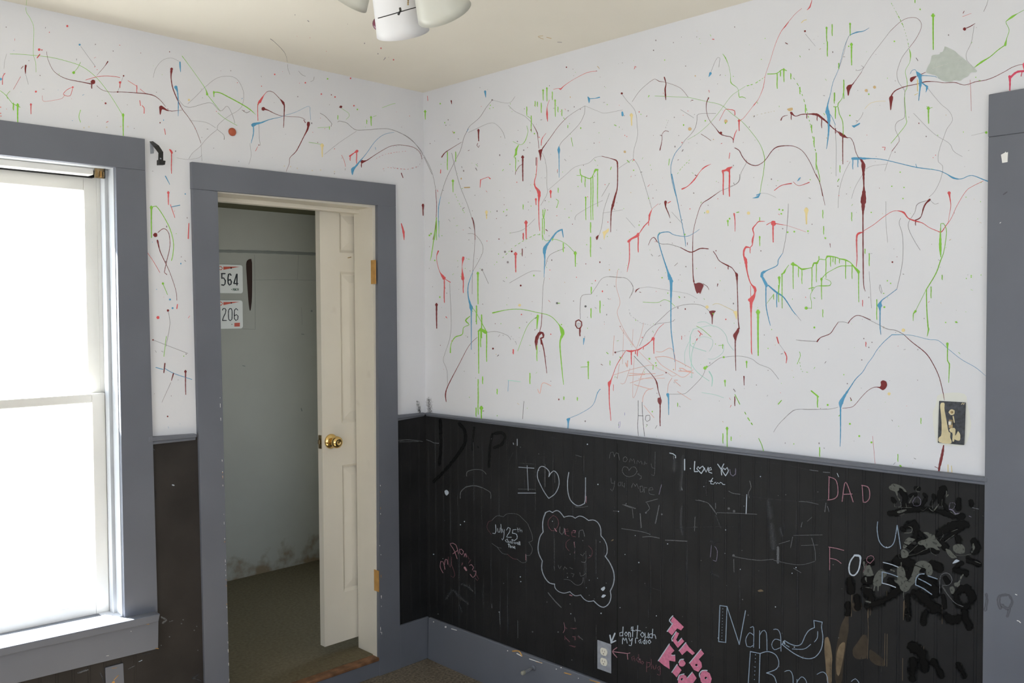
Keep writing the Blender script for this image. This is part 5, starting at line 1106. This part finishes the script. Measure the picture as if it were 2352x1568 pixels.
# outlet on the black panel
oc = [on(x, y, 0, -WOFF-.005) for x, y in ((1371.5, 1470.3), (1404, 1479), (1402.5, 1546), (1371.5, 1535.5))]
ymin = sum(p.y for p in oc[1:3])/2; ymax = (oc[0].y+oc[3].y)/2; zmx = (oc[0].z+oc[1].z)/2; zmn = (oc[2].z+oc[3].z)/2
ow = tag(empty('wall_outlet', (-WOFF, (ymin+ymax)/2, (zmx+zmn)/2)), 'grey outlet plate with two ivory sockets on the black panel', 'outlet')
bevel(box('cover_plate', (-WOFF-.005, ymin, zmn), (-WOFF-.0005, ymax, zmx), M['metal'], ow), .002)
yc = (ymin+ymax)/2; zc = (zmx+zmn)/2
for s in (1, -1):
    bm = bmesh.new(); T = frame_to(Vector((-WOFF-.004, yc, zc+s*.0195)), (-1, 0, 0)); add_lathe(bm, [(.0172, 0), (.0172, .003), (.016, .004)], T, 32)
    for v in bm.verts: v.co.z = zc+s*.0195+max(-.0138, min(.0138, v.co.z-(zc+s*.0195)))
    rc = bm_obj('socket', bm, M['ivory'], ow)
    for dy, dz, w, h in ((.006, .003, .0013, .0075), (-.006, .003, .0013, .006), (0, -.0075, .0035, .0035)):
        box('slot', (-WOFF-.0085, yc+dy-w/2, zc+s*.0195+dz-h/2), (-WOFF-.0079, yc+dy+w/2, zc+s*.0195+dz+h/2), M['dark'], rc)
bm = bmesh.new(); add_lathe(bm, [(.003, 0), (.003, .001), (.0015, .0018)], frame_to(Vector((-WOFF-.005, yc, zc)), (-1, 0, 0)), 14); bm_obj('screw', bm, M['metal'], ow)
# switch plate with torn paper
sp = [on(x, y, 0, -.005) for x, y in ((2156.5, 920.5), (2217.5, 924), (2214, 1022), (2153.5, 1016.5))]
sw = tag(empty('switch_plate', (0, sp[0].y*.5+sp[2].y*.5, sp[0].z*.5+sp[2].z*.5)), 'dark light switch plate with torn cream patches on the white wall', 'light switch')
bm = bmesh.new(); add_prism(bm, sp, [Vector((-.0003, p.y, p.z)) for p in sp]); o = bm_obj('plate', bm, M['switch'], sw); bevel(o, .0015)
M['p_cr'] = M['cream']; M['p_dk'] = M['switch']
q = Strokes(hit_plane(0, -.005, N_RIGHT), .0003, .0002); q.parse("""@2130 890 10.45
cr # 330,360 420,358 408,520 450,720 480,900 510,1060 560,1080 545,1190 590,1290 570,1345 400,1340 265,1300 268,1200 340,1150 345,900 330,650 305,430
cr o 72 588,588 ; cr 30 620,690 645,830 ; cr # 520,1010 570,960 680,970 670,1150 640,1300 600,1290 610,1080 560,1070 ; cr # 690,1130 715,1080 740,1035 795,1120 790,1260 740,1275 650,1240 660,1160 ; cr 18 820,400 850,370 / 870,400 885,375""")
q.build('torn_patch', 'p_', sw)
tc_ = on(2130+565/10.45, 890+870/10.45, 0, -.006); box('toggle_slot', (-.0068, tc_.y-.005, tc_.z-.0115), (-.0055, tc_.y+.005, tc_.z+.0115), M['oldbrass'], sw)
box('toggle', (-.016, tc_.y-.0035, tc_.z-.002), (-.006, tc_.y+.0035, tc_.z+.008), M['ivory'], sw, .001)
bm = bmesh.new(); sc_ = on(2130+588/10.45, 890+588/10.45, 0, -.0055); add_lathe(bm, [(.0035, 0), (.0035, .001), (.002, .0016)], frame_to(sc_, (-1, 0, 0)), 16); bm_obj('screw', bm, M['oldbrass'], sw)
# door stop on the baseboard
ds0 = on(1226, 1533, 0, -.02)
ds = tag(empty('door_stop', ds0), 'grey painted door stop sticking out of the blue grey baseboard', 'door stop')
dirv = Vector((-1, .0, -.05)); T = frame_to(ds0, dirv)
bm = bmesh.new(); add_lathe(bm, [(.012, 0), (.012, .003), (.006, .008)], T, 20); bm_obj('base', bm, M['trim'], ds, True)
bm = bmesh.new(); add_lathe(bm, [(.006, .006), (.0055, .05), (.007, .055)], T, 20); bm_obj('shaft', bm, M['metal'], ds, True)
bm = bmesh.new(); add_lathe(bm, [(.0075, .054), (.0085, .058), (.0085, .068), (.006, .072)], T, 20); tag(bm_obj('tip', bm, M['tip'], ds, True), 'cream rubber tip')
# tape residue
tp = Strokes(hit_plane(0, 0, N_RIGHT), .0012, .0004); M['p_tape'] = M['tape']; M['p_tw'] = M['paper']
tp.parse("""@2080 80 8.647
tape # 780,225 900,280 980,320 1060,400 1150,470 1215,520 1280,590 1370,650 1430,745 1290,750 1240,830 1160,860 1090,920 980,900 880,945 780,930 690,880 610,810 430,765 405,740 450,620 490,560 510,480 525,405 680,390 690,350 740,340 770,270""")
to = tp.build('tape_patch', 'p_', None)[0]; tag(to, 'torn patch of yellowed clear tape stuck high on the white wall', 'tape')
for t_ in ('tw 14 540,670 650,635 760,600 860,570', 'tw 8 620,840 700,890 770,920', 'tw 8 920,925 990,885', 'tw 6 1040,520 1120,480', 'tw 7 800,240 790,300'):
    tw = Strokes(hit_plane(0, 0, N_RIGHT), .0019, .0003); tw.parse('@2080 80 8.647\n'+t_); tw.build('crease', 'p_', to)
# round disc above the doorway
dc = on(533, 303, 1, 0); bm = bmesh.new(); add_lathe(bm, [(.0155, 0), (.0155, .004), (.012, .009), (.006, .0115), (.001, .012)], frame_to(dc, (0, -1, 0)), 28)
tag(bm_obj('round_disc', bm, M['disc'], None, True), 'small orange red disc stuck on the wall above the doorway', 'disc')
# black curtain bracket
cb = tag(empty('curtain_bracket', on(349, 340, 1, 0)), 'black bent curtain rod bracket on the wall beside the window casing', 'bracket')
board('base_plate', [(344.5, 324), (352, 325), (353.5, 352), (346, 353)], 1, .003, M['metal'], cb, bev=.001)
bm = bmesh.new(); secs = [((344, 325), (351, 324), .003), ((353, 336), (365, 334), .03), ((364.5, 351), (375, 349), .052), ((364, 365), (375, 364), .052), ((364.5, 378), (375, 378), .050)]
rows_ = []
for l, r, d in secs:
    A = on(*l, 1, -d); Bq = on(*r, 1, -d); rows_.append([bm.verts.new(p) for p in (A, Bq, Bq+Vector((0, .003, 0)), A+Vector((0, .003, 0)))])
bm.faces.new(rows_[0]); bm.faces.new(rows_[-1][::-1])
for a, b in zip(rows_, rows_[1:]):
    for k in range(4): bm.faces.new((a[k], a[(k+1) % 4], b[(k+1) % 4], b[k]))
bm_obj('arm', bm, M['metal_black'], cb)
bm = bmesh.new(); pl = [on(x, y, 1, -.052) for x, y in ((365, 366), (381, 369), (379.5, 378.3), (365, 378.3))]; add_prism(bm, pl, [p+Vector((0, .02, 0)) for p in pl]); bevel(bm_obj('hook', bm, M['metal_black'], cb), .002)
hp = on(369, 364, 1, -.054); bm = bmesh.new(); add_lathe(bm, [(.003, 0), (.002, .0015)], frame_to(hp, (0, -1, 0)), 12); bm_obj('screw', bm, M['metal'], cb)
# cover plate below the window
cp = [on(x, y, 1, -WOFF-.005) for x, y in ((241.5, 1533), (283.5, 1522), (287, 1592), (245, 1606))]
co = tag(empty('cover_plate', cp[0]), 'grey painted blank cover plate on the dark panel under the window', 'cover plate')
bm = bmesh.new(); add_prism(bm, cp, [Vector((p.x, -WOFF-.0005, p.z)) for p in cp]); bevel(bm_obj('plate', bm, M['trim'], co), .002)
for t_ in ('v 12 720,1335 640,1420', 'v 40 640,1455 620,1474', 'v 7 600,1210 690,1200'):
    q = Strokes(hit_plane(1, -WOFF-.0052, N_BACK)); q.parse('@180 1380 7.84\n'+t_); q.build('paint_chip', 'p_', co)
# paper scrap on the casing
bm = bmesh.new(); q = [on(2230+x/2.852, 150+y/2.852, 0, -.0216) for x, y in ((197, 585), (222, 572), (226, 565), (232, 571), (243, 568), (240, 633), (205, 639))]
add_prism(bm, q, [Vector((-.0208, p.y, p.z)) for p in q]); tag(bm_obj('paper_scrap', bm, M['paper']), 'small white paper scrap stuck on the grey door casing', 'paper')

# ------------------------------------------------------------------ ceiling light
LX = lambda x, y, d: CAM + ray(x, y)*d
hub = LX(925, -105, 2.30)
cl = tag(empty('ceiling_light', (hub.x, hub.y, HT)), 'ceiling light with frosted bell shades and a bead pull chain', 'ceiling light')
bm = bmesh.new(); add_lathe(bm, [(.085, HT), (.085, HT-.012), (.06, HT-.03), (.045, HT-.045), (.045, HT-.085), (.03, HT-.10), (.012, HT-.105)], Matrix.Translation((hub.x, hub.y, 0)), 36); bm_obj('canopy', bm, M['shade_white'], cl, True)
hubp = Vector((hub.x, hub.y, HT-.075))
def shade(name, rim_px, d, out_img, depth_tilt, R, L, r0, m, th=.003, label=None):
    c = LX(*rim_px, d)
    ax = RM @ Vector((out_img[0], -out_img[1], -depth_tilt)); ax.normalize()
    base = c-ax*L; T = frame_to(base, ax)
    prof = [(r0*.55, 0), (r0, .008), (r0+.25*(R-r0), L*.3), (r0+.55*(R-r0), L*.6), (r0+.82*(R-r0), L*.85), (R, L)]
    inner = [(max(.004, r-th), z) for r, z in prof[::-1]]
    bm = bmesh.new(); add_lathe(bm, prof+inner, T, 40, True, True)
    o = bm_obj(name, bm, m, cl, True, recalc=True)
    if label: o['label'] = label
    bm = bmesh.new(); mid = base.lerp(hubp, .5)+Vector((0, 0, .01)); add_tube(bm, [base+ax*.004, base-ax*.02, mid, hubp], .008, 10); bm_obj('arm', bm, M['brass'], cl, True)
    bm = bmesh.new(); add_lathe(bm, [(.018, -.012), (.022, 0), (.022, .014)], T, 20); bm_obj('shade_holder', bm, M['brass'], cl, True)
    return o, c, ax, T
shade('shade', (1021, 30), 2.12, (.41, .91), .86, .068, .125, .040, M['glass_shade'], label='frosted glass bell shade')
shade('shade', (790, -6), 2.28, (-.61, .79), .45, .066, .125, .036, M['glass_shade'], label='frosted glass bell shade')
so, c3, ax3, T3 = shade('shade', (926, 77), 2.26, (.14, .95), .62, .068, .145, .056, M['shade_white'], label='white shade with a dark wire across it')
bm = bmesh.new()
fr = [LX(868, 42, 2.12), LX(900, 33, 2.115), LX(930, 24, 2.115), LX(955, 17, 2.13)]
add_tube(bm, fr, .0012, 6); add_tube(bm, [LX(919, 19, 2.11), LX(920, 26, 2.105), LX(917, 29, 2.105), LX(915, 33, 2.11)], .003, 6); bm_obj('wire', bm, M['metal_black'], cl)
bm = bmesh.new(); bc = LX(870, 55, 2.27); add_lathe(bm, [(.0165*math.sin(t*PI/10), -.0165*math.cos(t*PI/10)) for t in range(1, 10)], frame_to(bc, (0, 0, 1)), 24); bm_obj('glass_ball', bm, M['maroon_glass'], cl, True)
for i in range(10):
    p = LX(937.3+.1*i, 10-4.3*i, 2.02+.012*i); bm = bmesh.new(); add_lathe(bm, [(.0022*math.sin(t*PI/6), -.0022*math.cos(t*PI/6)) for t in range(1, 6)], Matrix.Translation(p), 10)
    if i == 0: pc = bm
    else:
        me_ = bpy.data.meshes.new('t'); bm.to_mesh(me_); bm.free(); pc.from_mesh(me_); bpy.data.meshes.remove(me_)
bm_obj('pull_chain', pc, M['oldbrass'], cl, True)
